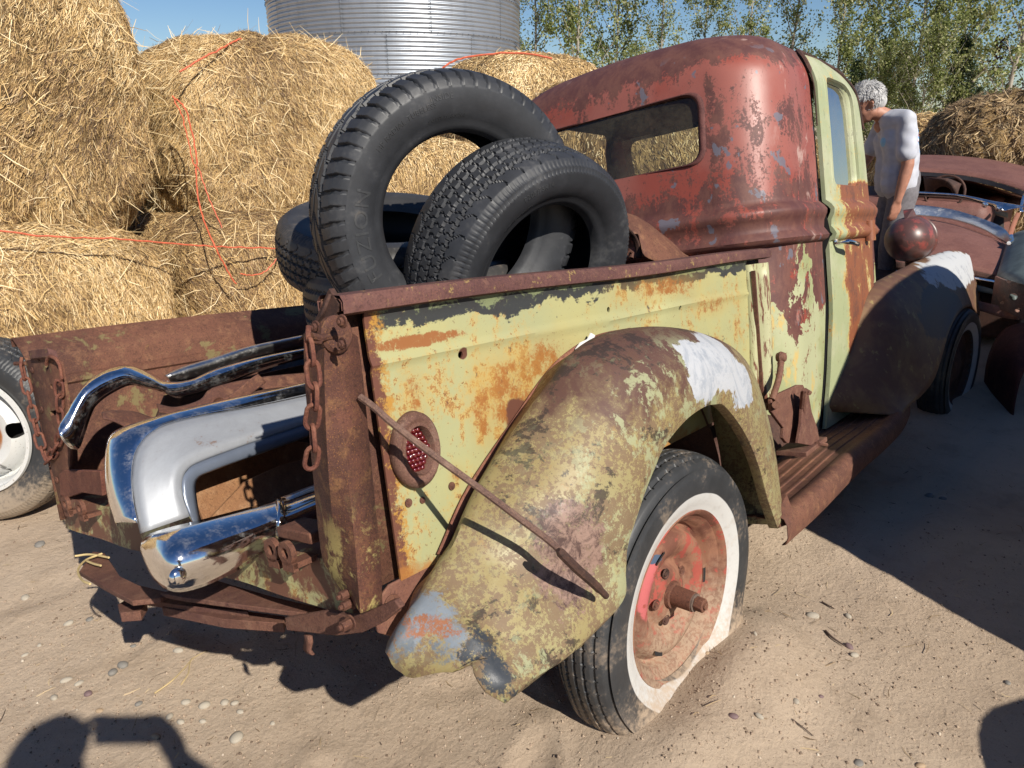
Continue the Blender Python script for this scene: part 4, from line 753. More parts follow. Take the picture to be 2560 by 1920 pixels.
me = tyre_mesh(0.368, 0.165, 0.218, pat_rib, 900, 40, flat_def, 0.02, WW)
tyre_o = link('rear_wheel', me, truck); tyre_o.matrix_parent_inverse = Matrix.Identity(4)
MW = orient(AX, HUB); tyre_o.matrix_local = TMAT.inverted() @ MW; tyre_o['label'] = 'flat whitewall rear tyre with a rusty red rim'
def rim_mat(name, red=True):
    g = Mat(name); n = g.noise(9, 9, 0.72, 0.4); f = g.noise(90, 6, 0.7); m = g.noise(18, 8, 0.7, 0.3, (3, 3, 3))
    col = g.mix(g.thr(n, 0.4, 0.6), (0.13, 0.052, 0.034), (0.24, 0.115, 0.07)); col = g.mix(g.thr(m, 0.55, 0.60, 0, 0.85), col, (0.30, 0.06, 0.045))
    if red: col = g.mix(g.mth('MULTIPLY', g.blob((-0.115, 0, 0.07), (0.045, .3, 0.085), 0.08, 0.5, 16, (1, 1, 0)), g.thr(m, 0.60, 0.54)), col, (0.40, 0.10, 0.10)); col = g.mix(g.blob((-0.075, 0, 0.135), (0.024, .3, 0.009), 0.1, 1.1, 40), col, (0.05, 0.075, 0.12))
    z = g.mth('ADD', g.xyz()[2], g.mth('MULTIPLY', g.mth('SUBTRACT', m, 0.5), 0.35)); col = g.mix(g.mth('MULTIPLY', g.thr(z, 0.03, -0.13, 0, 0.8), g.thr(f, 0.42, 0.56, 0.45, 1.0)), col, (0.33, 0.24, 0.165))
    return g.out(col, 0.8, 0, g.bump(f, 0.4, 0.002, g.bump(m, 0.3, 0.003)), 0.3)
RIM = rim_mat('rim_paint')
m = MB(); m.lathe([(0.205, -0.028), (0.216, -0.062), (0.227, -0.068), (0.231, -0.062), (0.226, -0.058), (0.218, -0.056), (0.206, -0.044), (0.198, -0.036), (0.190, -0.030), (0.186, -0.008), (0.178, -0.004), (0.168, -0.016), (0.158, -0.034), (0.140, -0.040), (0.118, -0.034), (0.100, -0.020), (0.088, -0.010), (0.080, -0.012), (0.066, -0.026), (0.052, -0.030), (0.042, -0.030), (0.0, -0.030)], 96, 1)
rim = m.build('rim', RIM, tyre_o, ang=60)
m = MB()
m.tube([(0, -0.03, 0), (0, -0.040, 0), (0, -0.0405, 0), (0, -0.095, 0)], [0.036, 0.034, 0.026, 0.025], 20); hubo = m.build('hub', RUST, tyre_o)
MB().tube([(0, -0.095, 0), (0, -0.100, 0)], 0.023, 20).build('washer', rusty('grey_rust', (0.08, 0.06, 0.05), (0.14, 0.10, 0.08), (0.2, 0.15, 0.12)), tyre_o)
MB().tube([(0, -0.100, 0), (0, -0.124, 0)], 0.0185, 6).tube([(0, -0.120, 0), (0, -0.130, 0)], 0.009, 10).build('castle_nut', RUST, tyre_o, ang=30, bevel=0.0015)
for k in range(5):
    a = 2 * PI * k / 5 + 0.6; c = np.array([0.068 * math.cos(a), -0.026, 0.068 * math.sin(a)]); MB().lathe([(0.007, 0.0), (0.013, -0.004), (0.015, 0.0)], 12, 1, c).tube([c + [0, .004, 0], c + [0, -0.003, 0]], 0.007, 8).build('lug_hole', RUSTK if k % 2 else RUST, rim)
for k in range(3):
    a = PI / 2 + 2 * PI * k / 3 + 0.45; m = MB(); w0 = np.linspace(-0.14, 0.14, 8); m.grid([[(0.150 * math.cos(a + w) * q, -0.043 + 0.002 * (q < 1), 0.150 * math.sin(a + w) * q) for q in (0.97, 1.03)] for w in w0]); m.build('rim_slot', BLACK, rim)
# left rear wheel, mostly hidden
me2 = tyre_mesh(0.355, 0.16, 0.215, pat_rib, 300, 20, None, 0.02, RUBD); lw = link('rear_wheel', me2, truck); lw.matrix_local = TMAT.inverted() @ orient((0.058, 0.9946, 0.05), (0.95, 0.72, 0.33))
m = MB().tube([(0.91, -0.66, 0.02), (0.91, 0.66, 0.02)], 0.035, 12); m.build('rear_axle', RUSTK, truck)
for s in (-0.38, 0.38): MB().box((2.6, s, 0.22), (1.8, 0.025, 0.05)).build('chassis_rail', RUSTK, truck, bevel=0.004)

# spare wheel standing at the far left
LW = at(-42, 1000, 2.78); LW[2] = 0.335
sw = tyre('big black spare wheel with a silver steel rim standing at the left edge', (-0.80, -0.60, 0.10), LW, 0.345, 0.23, 0.205, pat_block, rubber('dusty_rubber', (0.024, 0.025, 0.027), 0.4, (0.30, 0.235, 0.17), None, -0.2), group=None, nseg=900, name='spare_wheel')
sw['category'] = 'wheel'
def white_rim():
    g = Mat('silver_wheel_paint'); n = g.noise(8, 7, 0.65, 0.3); f = g.noise(130, 4, 0.6)
    col = g.mix(g.thr(f, 0.62, 0.68, 0, 0.6), (0.60, 0.60, 0.58), (0.25, 0.2, 0.16)); y = g.xyz(); r = g.mth('POWER', g.mth('ADD', g.mth('MULTIPLY', y[0], y[0]), g.mth('MULTIPLY', y[2], y[2])), 0.5)
    r = g.mth('ADD', r, g.mth('MULTIPLY', g.mth('SUBTRACT', n, 0.5), 0.06)); col = g.mix(g.thr(r, 0.105, 0.085), col, (0.36, 0.15, 0.05)); return g.out(col, 0.45, 0.2, g.bump(f, 0.1, 0.002), 0.5)
o = MB().lathe([(0.203, -0.06), (0.212, -0.108), (0.222, -0.108), (0.224, -0.100), (0.212, -0.094), (0.200, -0.080), (0.192, -0.030), (0.180, -0.022), (0.170, -0.040), (0.160, -0.070), (0.140, -0.085), (0.110, -0.080), (0.085, -0.060), (0.07, -0.055), (0.06, -0.075), (0.0, -0.075)], 96, 1).build('rim', white_rim(), sw, solid=0.004, ang=60)
apply_mods(o); c = MB()
for k in range(5): a = 2 * PI * k / 5 + 0.10; c.tube([(0.148 * math.cos(a), -0.2, 0.148 * math.sin(a)), (0.148 * math.cos(a), 0.1, 0.148 * math.sin(a))], 0.029, 24)
cut(o, c)
MB().lathe([(0.2, 0.02), (0.0, 0.02)], 24, 1).build('inner_disc', BLACK, sw)

# ================================================================== CAB
def cab_extra(g):
    v = g.vec((6, 6, 5)); a = g.noise(1, 12, 0.74, 0.5, v=v); b = g.noise(1, 12, 0.78, 0.3, v=g.vec((13, 13, 8), (3, 1, 2))); st = g.noise(1, 8, 0.66, 0.3, v=g.vec((19, 19, 7.0), (1, 7, 1))); f = g.noise(100, 6, 0.72); z = g.xyz()[2]; x = g.xyz()[0]
    col = g.mix(g.thr(g.noise(2.5, 4), 0.4, 0.6), (0.24, 0.055, 0.038), (0.27, 0.09, 0.07))
    dk = g.mth('ADD', g.mth('MULTIPLY', a, 0.55), g.mth('MULTIPLY', st, 0.45)); dk = g.mth('ADD', dk, g.mth('MULTIPLY', g.mth('SUBTRACT', f, 0.5), 0.32))
    up = g.thr(z, 1.47, 1.62, 0, 0.20); low = g.thr(z, 1.16, 1.02, 0, 0.10); dk = g.mth('ADD', g.mth('ADD', dk, up), low)
    m = g.thr(dk, 0.52, 0.56, 0, 0.92); col = g.mix(m, col, g.mix(g.thr(b, 0.4, 0.6), (0.075, 0.030, 0.028), (0.125, 0.055, 0.042)))
    # blue-grey worn spots, and pale scuffs that paint in a light pinkish sheen
    bs = g.noise(1, 5, 0.5, 0.2, v=g.vec((15, 15, 12), (8, 8, 1))); col = g.mix(g.mth('MULTIPLY', g.thr(g.mth('ADD', bs, g.mth('MULTIPLY', g.mth('SUBTRACT', b, 0.5), 0.25)), 0.645, 0.665), g.thr(z, 1.62, 1.52, 0, 0.85)), col, (0.115, 0.115, 0.145))
    sc = g.noise(1, 7, 0.65, 0.4, v=g.vec((10, 10, 6), (5, 2, 2))); col = g.mix(g.mth('MULTIPLY', g.thr(sc, 0.60, 0.70), g.thr(x, 2.02, 2.2, 0, 0.75)), col, (0.44, 0.30, 0.26))
    # green below the belt
    gm = g.noise(1, 8, 0.62, 0.5, v=g.vec((5.5, 5.5, 4.5), (2, 2, 6))); zz = g.mth('ADD', z, g.mth('MULTIPLY', g.mth('SUBTRACT', gm, 0.5), 1.5)); lowm = g.thr(zz, 0.63, 0.615)
    gr = g.mix(g.thr(g.noise(3), 0.4, 0.6), (0.27, 0.29, 0.14), (0.36, 0.37, 0.22)); gr = g.mix(g.thr(g.mth('ADD', b, g.mth('MULTIPLY', f, 0.3)), 0.72, 0.75), gr, (0.16, 0.06, 0.035)); gr = g.mix(g.thr(st, 0.56, 0.64, 0, 0.7), gr, (0.50, 0.33, 0.09))
    col = g.mix(g.mth('MULTIPLY', g.thr(z, 0.86, 0.84), lowm), col, gr)
    nm = g.bump(f, 0.2, 0.0012, g.bump(m, 0.12, 0.002, g.bump(g.noise(4, 3), 0.2, 0.012)))
    return g.out(col, g.mth('MULTIPLY_ADD', m, 0.20, 0.44), 0.0, nm, 0.45)
CABM = cab_extra(Mat('cab_paint'))
XR, XF = 1.935, 3.22
def cab_w(z): return np.interp(z, [0.05, 0.3, 0.60, 0.83, 0.850, 0.862, 0.875, 0.890, 0.905, 0.935, 0.96, 0.975, 0.99, 1.01, 1.25, 1.45, 1.55], [0.635, 0.655, 0.668, 0.666, 0.668, 0.690, 0.697, 0.688, 0.677, 0.680, 0.692, 0.694, 0.684, 0.662, 0.658, 0.652, 0.645])
def cab_x(z): return np.interp(z, [0.05, 0.83, 0.850, 0.862, 0.875, 0.890, 0.905, 0.935, 0.96, 0.975, 0.99, 1.01, 1.25, 1.45, 1.55], [0.0, 0.002, 0.0, -0.020, -0.027, -0.019, -0.009, -0.012, -0.024, -0.026, -0.016, 0.006, 0.030, 0.062, 0.09])
def outline(z, inset=0.0, n=160, zt=None):
    w = cab_w(z) - inset; xr = XR + cab_x(z) + inset * 0.95; xf = XF - max(0, (z - 0.95)) * 0.28 - inset * 0.6; r = 0.23 + 0.15 * min(inset, 0.3)
    pts = []                                 # from front right round the back to front left
    pts += [(xf - (xf - xr - r) * t, -w) for t in np.linspace(0, 1, 46)]
    pts += [(xr + r - r * math.sin(a), -(w - r) - r * math.cos(a)) for a in np.linspace(0, PI / 2, 30)[1:]]
    pts += [(xr - 0.020 * (1 - (y / (w - r)) ** 2), y) for y in np.linspace(-(w - r), w - r, 26)[1:-1]]
    pts += [(x, -y) for x, y in pts[:75][::-1]]
    m = 20; pts += [(xf + 0.03 * (1 - (y / w) ** 2), y) for y in np.linspace(w, -w, m)[1:-1]]
    return np.array(pts)
zs = list(np.linspace(0.05, 0.82, 12)) + [0.84, 0.850, 0.856, 0.862, 0.868, 0.875, 0.882, 0.890, 0.898, 0.905, 0.92, 0.935, 0.948, 0.96, 0.968, 0.975, 0.982, 0.99, 1.0, 1.01, 1.025] + list(np.linspace(1.06, 1.45, 12))
lev = [(z, 0.0, z) for z in zs]
for a in np.linspace(0.08, 1, 16): lev.append((1.45 + 0.08 * min(a, 1), 0.26 * (1 - math.cos(a * PI / 2)), 1.45 + 0.235 * math.sin(a * PI / 2)))
for q in (0.32, 0.40, 0.48, 0.56, 0.62): lev.append((1.53, q, 1.685 + 0.022 * math.sin((q - 0.26) / 0.36 * PI / 2)))
rows = []
for z, ins, zt in lev:
    o = outline(z, ins); crown = 0.012 * (1 - (o[:, 1] / 0.66) ** 2) if zt > 1.5 else 0; rows.append(np.column_stack([o, np.full(len(o), zt) + crown * (1 if zt > 1.5 else 0)]))
m = MB().grid(np.array(rows), True); k = len(rows[-1]); m.f.append(tuple(m.n - k + i for i in range(k)))
shell = m.build('cab_shell', CABM, truck, solid=0.004, ang=55); apply_mods(shell)
def rprism(m, pts, r, ax, lo, hi):            # rounded polygon in two axes extruded along ax
    P = rounded([np.array(p, float) for p in pts], r, 7); full = []
    for p in P: q = [0, 0, 0]; q[(ax + 1) % 3] = p[0]; q[(ax + 2) % 3] = p[1]; q[ax] = lo; full.append(q)
    off = [0, 0, 0]; off[ax] = hi - lo; return m.prism(full, off)
RW = [(-0.405, 1.185), (0.405, 1.185), (0.395, 1.44), (-0.395, 1.44)]     # rear window in (y, z)
cut(shell, rprism(MB(), RW, 0.065, 0, 1.8, 2.15), ang=55)
cut(shell, rprism(MB(), [(-0.54, 1.10), (0.54, 1.10), (0.52, 1.52), (-0.52, 1.52)], 0.05, 0, 2.9, 3.5), ang=55)
# prism along y uses (z, x) order
DOOR = [(0.075, 2.335), (0.075, 3.06), (0.55, 3.13), (1.0, 3.13), (1.605, 3.02), (1.605, 2.440), (0.55, 2.430)]
cut(shell, rprism(MB(), DOOR, [0.02, 0.05, 0.2, 0.2, 0.18, 0.09, 0.2], 1, -0.9, -0.5), ang=55)
cut(shell, rprism(MB(), [(1.10, 2.42), (1.10, 3.06), (1.57, 3.02), (1.57, 2.42)], 0.06, 1, 0.4, 0.9), ang=55)
# rear window rubber and dusty glass
def ring_sweep(loop, sec, name, mat, parent):
    L = np.array(loop); n = len(L); c = L.mean(0); G = []
    for i in range(n):
        o = L[i] - c; o[0] = 0; o /= np.linalg.norm(o); G.append([L[i] + o * a + np.array([b, 0, 0]) for a, b in sec])
    G.append(G[0]); return MB().grid(np.array(G), False).build(name, mat, parent, ang=60)
loop = [np.array([XR + cab_x(p[1]) - 0.020 * (1 - min(1, abs(p[0]) / 0.42) ** 2) + 0.03 * max(0, abs(p[0]) - 0.36) * 8 * 0.2, p[0], p[1]]) for p in rounded([np.array(q) for q in RW], 0.065, 8)]
ring_sweep(loop, [(0.022, -0.002), (0.016, -0.010), (0.006, -0.013), (-0.003, -0.008), (-0.006, 0.004), (-0.014, 0.010), (-0.014, 0.02)], 'rear_window_frame', rusty('frame_rust', (0.06, 0.02, 0.02), (0.11, 0.04, 0.035), (0.16, 0.06, 0.05)), truck)
def glass(name, dust=0.25, tint=(0.75, 0.78, 0.74)):
    g = Mat(name); n = g.noise(5, 8, 0.7, 0.3); f = g.noise(60, 5, 0.7); out = g.N['Material Output']
    tr = g.node('ShaderNodeBsdfTransparent', {'Color': tint}); gl = g.node('ShaderNodeBsdfGlossy', {'Roughness': 0.03}); df = g.node('ShaderNodeBsdfDiffuse', {'Color': (0.34, 0.29, 0.20)})
    fr = g.node('ShaderNodeFresnel', {'IOR': 1.5}); a = g.node('ShaderNodeMixShader', {0: fr.outputs[0]}); g.L.new(tr.outputs[0], a.inputs[1]); g.L.new(gl.outputs[0], a.inputs[2])
    k = g.mth('MULTIPLY', g.thr(g.mth('ADD', n, g.mth('MULTIPLY', f, 0.4)), 0.5, 0.95), dust * 1.6); k = g.mth('ADD', k, dust * 0.35)
    b = g.node('ShaderNodeMixShader', {0: k}); g.L.new(a.outputs[0], b.inputs[1]); g.L.new(df.outputs[0], b.inputs[2]); g.L.new(b.outputs[0], out.inputs[0]); return g.m
m = MB(); m.grid([[(XR + cab_x(z) + 0.006 - 0.018 * (1 - (y / 0.42) ** 2), y, z) for z in np.linspace(1.18, 1.445, 4)] for y in np.linspace(-0.4, 0.4, 12)]); m.build('rear_window', glass('dusty_glass', 0.07), truck)
m = MB(); m.grid([[(3.11 - (z - 1.28) * 0.28, y, z) for z in (1.09, 1.53)] for y in (-0.55, 0.55)]); m.build('windscreen', glass('windscreen_glass', 0.06), truck)
# interior: seat back, dash, steering wheel, roof lining
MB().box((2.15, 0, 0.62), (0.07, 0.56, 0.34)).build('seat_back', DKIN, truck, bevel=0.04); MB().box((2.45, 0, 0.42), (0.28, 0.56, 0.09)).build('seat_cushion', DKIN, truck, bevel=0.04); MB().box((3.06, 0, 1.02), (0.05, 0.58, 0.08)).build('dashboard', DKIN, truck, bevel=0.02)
a = np.linspace(0, 2 * PI, 33)[:-1]; cc = np.array([2.82, 0.32, 1.08]); m = MB(); m.tube([cc + [0.10 * math.sin(w) * 0.45, 0.20 * math.cos(w), 0.19 * math.sin(w)] for w in a], 0.010, 8, closed=True); m.tube([cc, cc + [0.35, 0, -0.55]], 0.018, 8)
for w in (0.3, 2.4, 4.5): m.tube([cc, cc + [0.10 * math.sin(w) * 0.45, 0.20 * math.cos(w), 0.19 * math.sin(w)]], 0.006, 6)
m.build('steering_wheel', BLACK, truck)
# dark door jamb
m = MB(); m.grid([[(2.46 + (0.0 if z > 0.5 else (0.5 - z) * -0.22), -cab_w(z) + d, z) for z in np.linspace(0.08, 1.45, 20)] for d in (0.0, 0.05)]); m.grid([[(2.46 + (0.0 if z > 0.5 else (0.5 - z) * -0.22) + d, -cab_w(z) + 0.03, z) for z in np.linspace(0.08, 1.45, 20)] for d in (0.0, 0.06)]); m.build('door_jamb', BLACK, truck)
# door
def door_mat():
    g = Mat('door_paint'); z = g.xyz()[2]; x = g.xyz()[0]; st = g.noise(1, 8, 0.68, 0.3, v=g.vec((11, 11, 5.0), (1, 2, 0))); b = g.noise(12, 9, 0.72, 0.3); f = g.noise(100, 6, 0.7)
    col = g.mix(g.thr(g.noise(4), 0.4, 0.6), (0.31, 0.34, 0.19), (0.38, 0.39, 0.25)); k = g.mth('ADD', g.mth('MULTIPLY', st, 0.7), g.mth('MULTIPLY', b, 0.3)); k = g.mth('ADD', k, g.mth('MULTIPLY', g.mth('SUBTRACT', f, 0.5), 0.3))
    area = g.mth('MULTIPLY', g.thr(x, 2.58, 2.72), g.thr(z, 1.12, 1.08)); k = g.mth('ADD', k, g.mth('MULTIPLY', area, 0.18)); k = g.mth('SUBTRACT', k, g.mth('MULTIPLY', g.mth('MULTIPLY', g.thr(z, 0.5, 0.2), g.thr(x, 2.9, 2.7)), 0.10))
    col = g.mix(g.thr(k, 0.54, 0.60, 0, 0.85), col, (0.50, 0.34, 0.10)); col = g.mix(g.thr(k, 0.60, 0.635), col, (0.22, 0.075, 0.035)); col = g.mix(g.thr(k, 0.72, 0.76, 0, 0.8), col, (0.12, 0.05, 0.035))
    col = g.mix(g.thr(g.noise(1, 12, 0.85, v=g.vec((40, 40, 14))), 0.585, 0.61, 0, 0.85), col, (0.07, 0.065, 0.045)); col = g.mix(g.thr(g.noise(30, 12, 0.85, 0, (4, 4, 4)), 0.60, 0.63, 0, 0.8), col, (0.25, 0.12, 0.045)); return g.out(col, 0.5, 0, g.bump(f, 0.2, 0.0015), 0.45)
DOORM = door_mat(); m = MB(); zd = [z for z in zs if z > 0.06] + list(np.linspace(1.47, 1.56, 5)); xs = np.linspace(2.30, 3.16, 40)

def shell_w(z):
    if z <= 1.45: return float(cab_w(z))
    q = min(0.999, (z - 1.45) / 0.235); return float(cab_w(min(z, 1.53))) - 0.26 * (1 - math.sqrt(1 - q * q))
def dl(z): return float(np.interp(z, [0.09, 0.3, 0.55, 1.40, 1.52, 1.56, 1.585, 1.60], [2.390, 2.430, 2.474, 2.488, 2.500, 2.515, 2.54, 2.58]))
def dr_(z): return float(np.interp(z, [0.09, 0.3, 0.55, 0.8, 1.0, 1.2, 1.40, 1.48, 1.53, 1.565, 1.59, 1.60], [3.04, 3.08, 3.11, 3.135, 3.14, 3.12, 3.09, 3.06, 3.02, 2.97, 2.90, 2.84]))
zd = np.array([0.09] + [z for z in zs if z > 0.13] + list(np.linspace(1.47, 1.60, 12)))
m.grid([[(dl(z) + (dr_(z) - dl(z)) * t, -shell_w(z) - 0.008 - 0.008 * math.sin(PI * t), z) for z in zd] for t in np.linspace(0, 1, 34)]); door = m.build('door', DOORM, truck, solid=0.016, ang=55); door.modifiers[0].offset = 0; apply_mods(door)
WD = [(1.075, 2.600), (1.075, 2.985), (1.515, 2.965), (1.515, 2.605)]
cut(door, rprism(MB(), WD, [0.04, 0.06, 0.10, 0.08], 1, -0.9, -0.4), ang=55)
P = rounded([np.array(p) for p in WD], [0.04, 0.06, 0.10, 0.08], 7); m = MB()
def dring(sec):
    c = np.mean(P, 0); G = []
    for p in P:
        o = (p - c); o /= np.linalg.norm(o); G.append([(p[1] + o[1] * a, -shell_w(p[0] + o[0] * a) + b, p[0] + o[0] * a) for a, b in sec])
    G.append(G[0]); return G
MB().grid(dring([(0.050, -0.010), (0.040, -0.020), (0.020, -0.022), (0.004, -0.014), (-0.010, 0.004), (-0.014, 0.02)])).build('door_window_frame', DOORM, truck, ang=60)
MB().grid(dring([(-0.008, 0.004), (-0.022, 0.008), (-0.026, 0.02)])).build('window_seal', BLACK, truck)
m = MB(); m.grid([[(x, -shell_w(z) + 0.003, z) for z in np.linspace(1.06, 1.53, 8)] for x in (2.58, 3.01)]); m.build('door_window', glass('door_glass', 0.10, (0.22, 0.27, 0.27)), truck)
# drip rail over the door
dr = [(2.45, 1.30), (2.455, 1.46), (2.47, 1.55), (2.51, 1.60), (2.58, 1.622), (2.82, 1.626), (2.93, 1.612), (3.01, 1.575), (3.08, 1.50), (3.13, 1.34)]
MB().tube(catmull([(x, -shell_w(z) - 0.014, z) for x, z in dr], 5), [0.003] * 8 + [0.011] * 28 + [0.007] * 10, 8).build('drip_rail', RUSTK, truck)
# door handle
CH = chromem('chrome', dirt=0.15, r=0.05); hp = np.array([2.53, -0.692, 0.835]); m = MB()
m.lathe([(0.0, -0.008), (0.010, -0.008), (0.014, 0.0)], 14, 1, hp + [0, 0, 0.008]).build('handle_plate', CH, truck)
MB().tube([hp, hp + [0, -0.03, 0.002], hp + [0.003, -0.045, 0.002], hp + [0.03, -0.052, -0.002], hp + [0.10, -0.055, -0.012], hp + [0.115, -0.053, -0.016]], [0.009, 0.008, 0.011, 0.010, 0.012, 0.008], 12).build('door_handle', CH, truck)
m = MB(); p = T(2172, 577, 1, -0.70); m.tube([p + [0, 0, -0.045], p + [0, 0, 0.045]], 0.028, 14); m.build('door_hinge', DOORM, truck, ang=30)
# cowl side behind the door
m = MB(); m.grid([[(x, -cab_w(z) + 0.01 + (x - 3.13) * 0.3, z) for z in np.linspace(0.1, 1.06, 10)] for x in (3.125, 3.30)]); m.build('cowl_side', RUSTK, truck, solid=0.006)
m = MB(); m.grid([[(x, y, 0.98 - (x - 3.2) * 0.2 - 0.25 * (y / 0.66) ** 4) for y in np.linspace(-0.6, 0.6, 14)] for x in (3.18, 3.42)]); m.build('cowl_top', RUSTR, truck, solid=0.006)
MB().box((3.43, 0, 0.6), (0.012, 0.56, 0.36)).build('firewall', RUSTK, truck)

# ------------------------------------------------------------------ strips between two surveyed edges
def strip(name, U, L, mat, parent=None, bulge=(0, 0, 0), k=10, up=4, solid=0.003, prof=None, ang=50):
    U, L = catmull(U, up), catmull(L, up); b = np.asarray(bulge, float); tt = np.linspace(0, 1, k)
    sh = (lambda t: 4 * t * (1 - t)) if prof is None else prof
    G = [[u * (1 - t) + l * t + b * sh(t) for t in tt] for u, l in zip(U, L)]
    return MB().grid(G).build(name, mat, parent, solid=solid, ang=ang)
def TP(L, ax, val): 
    v = np.broadcast_to(np.asarray(val, float), (len(L),)); return np.array([T(u, w, ax, q) for (u, w), q in zip(L, v)])
def WT(A): return np.array([tw(p) for p in A])     # truck frame -> world

# front fender, running board, headlamp ------------------------------
def ff_mat():
    g = Mat('front_fender_paint'); n = g.noise(5, 8, 0.65, 0.4); b = g.noise(16, 9, 0.72); f = g.noise(100, 5, 0.7)
    col = g.mix(g.thr(n, 0.4, 0.6), (0.11, 0.055, 0.035), (0.17, 0.10, 0.05)); col = g.mix(g.thr(b, 0.58, 0.64, 0, 0.7), col, (0.26, 0.20, 0.08))
    p = T(2350, 690, 1, -0.85); q = T(2330, 700, 1, -0.85)
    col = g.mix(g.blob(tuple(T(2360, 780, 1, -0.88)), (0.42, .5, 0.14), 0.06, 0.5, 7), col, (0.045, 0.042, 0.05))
    w = g.blob(tuple(T(2385, 672, 1, -0.80)), (0.80, .5, 0.105), 0.04, 0.45, 6, (3, 3, 3)); col = g.mix(w, col, g.mix(g.thr(b, 0.55, 0.65), (0.43, 0.44, 0.45), (0.26, 0.27, 0.30)))
    return g.out(col, 0.6, 0, g.bump(f, 0.2, 0.002), 0.4)
FF = ff_mat()
A = [(2075, 1028), (2072, 1006), (2090, 945), (2118, 860), (2140, 780), (2165, 725), (2215, 692), (2275, 662), (2330, 638), (2385, 627), (2425, 640), (2447, 680), (2455, 725)]
Bq = [(2255, 1040), (2268, 1020), (2292, 1000), (2310, 982), (2326, 962), (2338, 940), (2350, 905), (2360, 869), (2372, 830), (2388, 795), (2408, 772), (2428, 768), (2448, 790)]
ya = [-0.655, -0.66, -0.66, -0.66, -0.665, -0.67, -0.68, -0.70, -0.72, -0.74, -0.77, -0.80, -0.82]; yb = [-0.868, -0.87, -0.88, -0.89, -0.90, -0.905, -0.91, -0.91, -0.91, -0.91, -0.90, -0.89, -0.87]
U, L = catmull(TP(A, 1, ya), 5), catmull(TP(Bq, 1, yb), 5); n = len(U); G = []
for i in range(n):
    f = i / (n - 1); bl = 0.115 * math.sin(PI * min(1, f * 1.1)) ** 1.3; G.append([U[i] * (1 - t) + L[i] * t + np.array([0.02, -0.55, 0.75]) * bl * (t * (1 - t) * 4) * (0.4 + 0.6 * (1 - t)) for t in np.linspace(0, 1, 18)])
G = np.array(G); inn = G[:, :1] + np.array([0.0, 0.22, -0.10]); MB().grid(np.concatenate([inn, G], 1)).build('front_fender', FF, truck, solid=0.004, ang=60)
FH = T(2396, 930, 1, -0.80); mfw = tyre_mesh(0.36, 0.16, 0.22, pat_rib, 300, 16, None, 0.02, rubber('front_whitewall', (0.024, 0.025, 0.027), 0.3, (0.2, 0.15, 0.1), (0.225, 0.275)))
fw_ = link('front_wheel', mfw, truck); hw_ = at(2374, 915, 4.5); fw_.matrix_local = TMAT.inverted() @ orient((-0.10, -0.985, 0.05), hw_)
MB().lathe([(0.22, -0.055), (0.225, -0.062), (0.20, -0.03), (0.12, -0.02), (0.06, -0.05), (0.0, -0.05)], 40, 1).build('rim', RUSTK, fw_)
for y in (1,):
    m2 = link('front_wheel', mfw, truck); h2 = hw_ + np.array([0.09, 1.45, 0.1]); m2.matrix_local = TMAT.inverted() @ orient((0.1, 0.985, 0.0), h2)
mfw2 = MB(); A_ = np.linspace(0.1, PI - 0.1, 16); cf = TM.T @ (hw_ + np.array([0.05, 1.45, 0.0]) - TT)
mfw2.grid([[cf + [0.46 * math.cos(a) * s, y, 0.44 * math.sin(a) * s] for y, s in ((-0.10, 0.98), (0.0, 1.03), (0.08, 1.0), (0.13, 0.9))] for a in A_]); mfw2.build('front_fender', RUSTR, truck, solid=0.004)
# running board with pressed ribs
BOARD = rusty('board_rust', (0.085, 0.036, 0.027), (0.145, 0.062, 0.04), (0.24, 0.12, 0.065)); xs = np.linspace(1.285, 3.02, 60)
sec = [(-0.60, 0.085)]
for k in range(5): y = -0.625 - k * 0.038; sec += [(y, 0.085), (y - 0.003, 0.0885), (y - 0.011, 0.0885), (y - 0.014, 0.085)]
sec += [(-0.818, 0.085), (-0.832, 0.094), (-0.852, 0.096), (-0.868, 0.088), (-0.876, 0.070), (-0.876, 0.035), (-0.868, 0.015), (-0.858, 0.012)]
MB().grid([[(x, y + (0.04 * max(0, (x - 2.6) / 0.42) ** 2), z + 0.004 * math.sin(7 * x)) for y, z in sec] for x in xs]).build('running_board', BOARD, truck, solid=0.003, ang=40)
MB().grid([[(x, y, z) for y, z in ((-0.62, 0.08), (-0.63, 0.13), (-0.60, 0.22), (-0.50, 0.26))] for x in (1.30, 3.1)]).build('splash_apron', RUSTK, truck, solid=0.004)
p = T(1956, 1313, 1, -0.855); m = MB(); m.prism([p + [-0.02, 0, 0.0], p + [0.06, -0.02, -0.005], p + [0.05, 0.0, 0.075], p + [0.0, 0.0, 0.06]], (0, 0.01, 0.0)); m.build('torn_board_end', BOARD, truck)
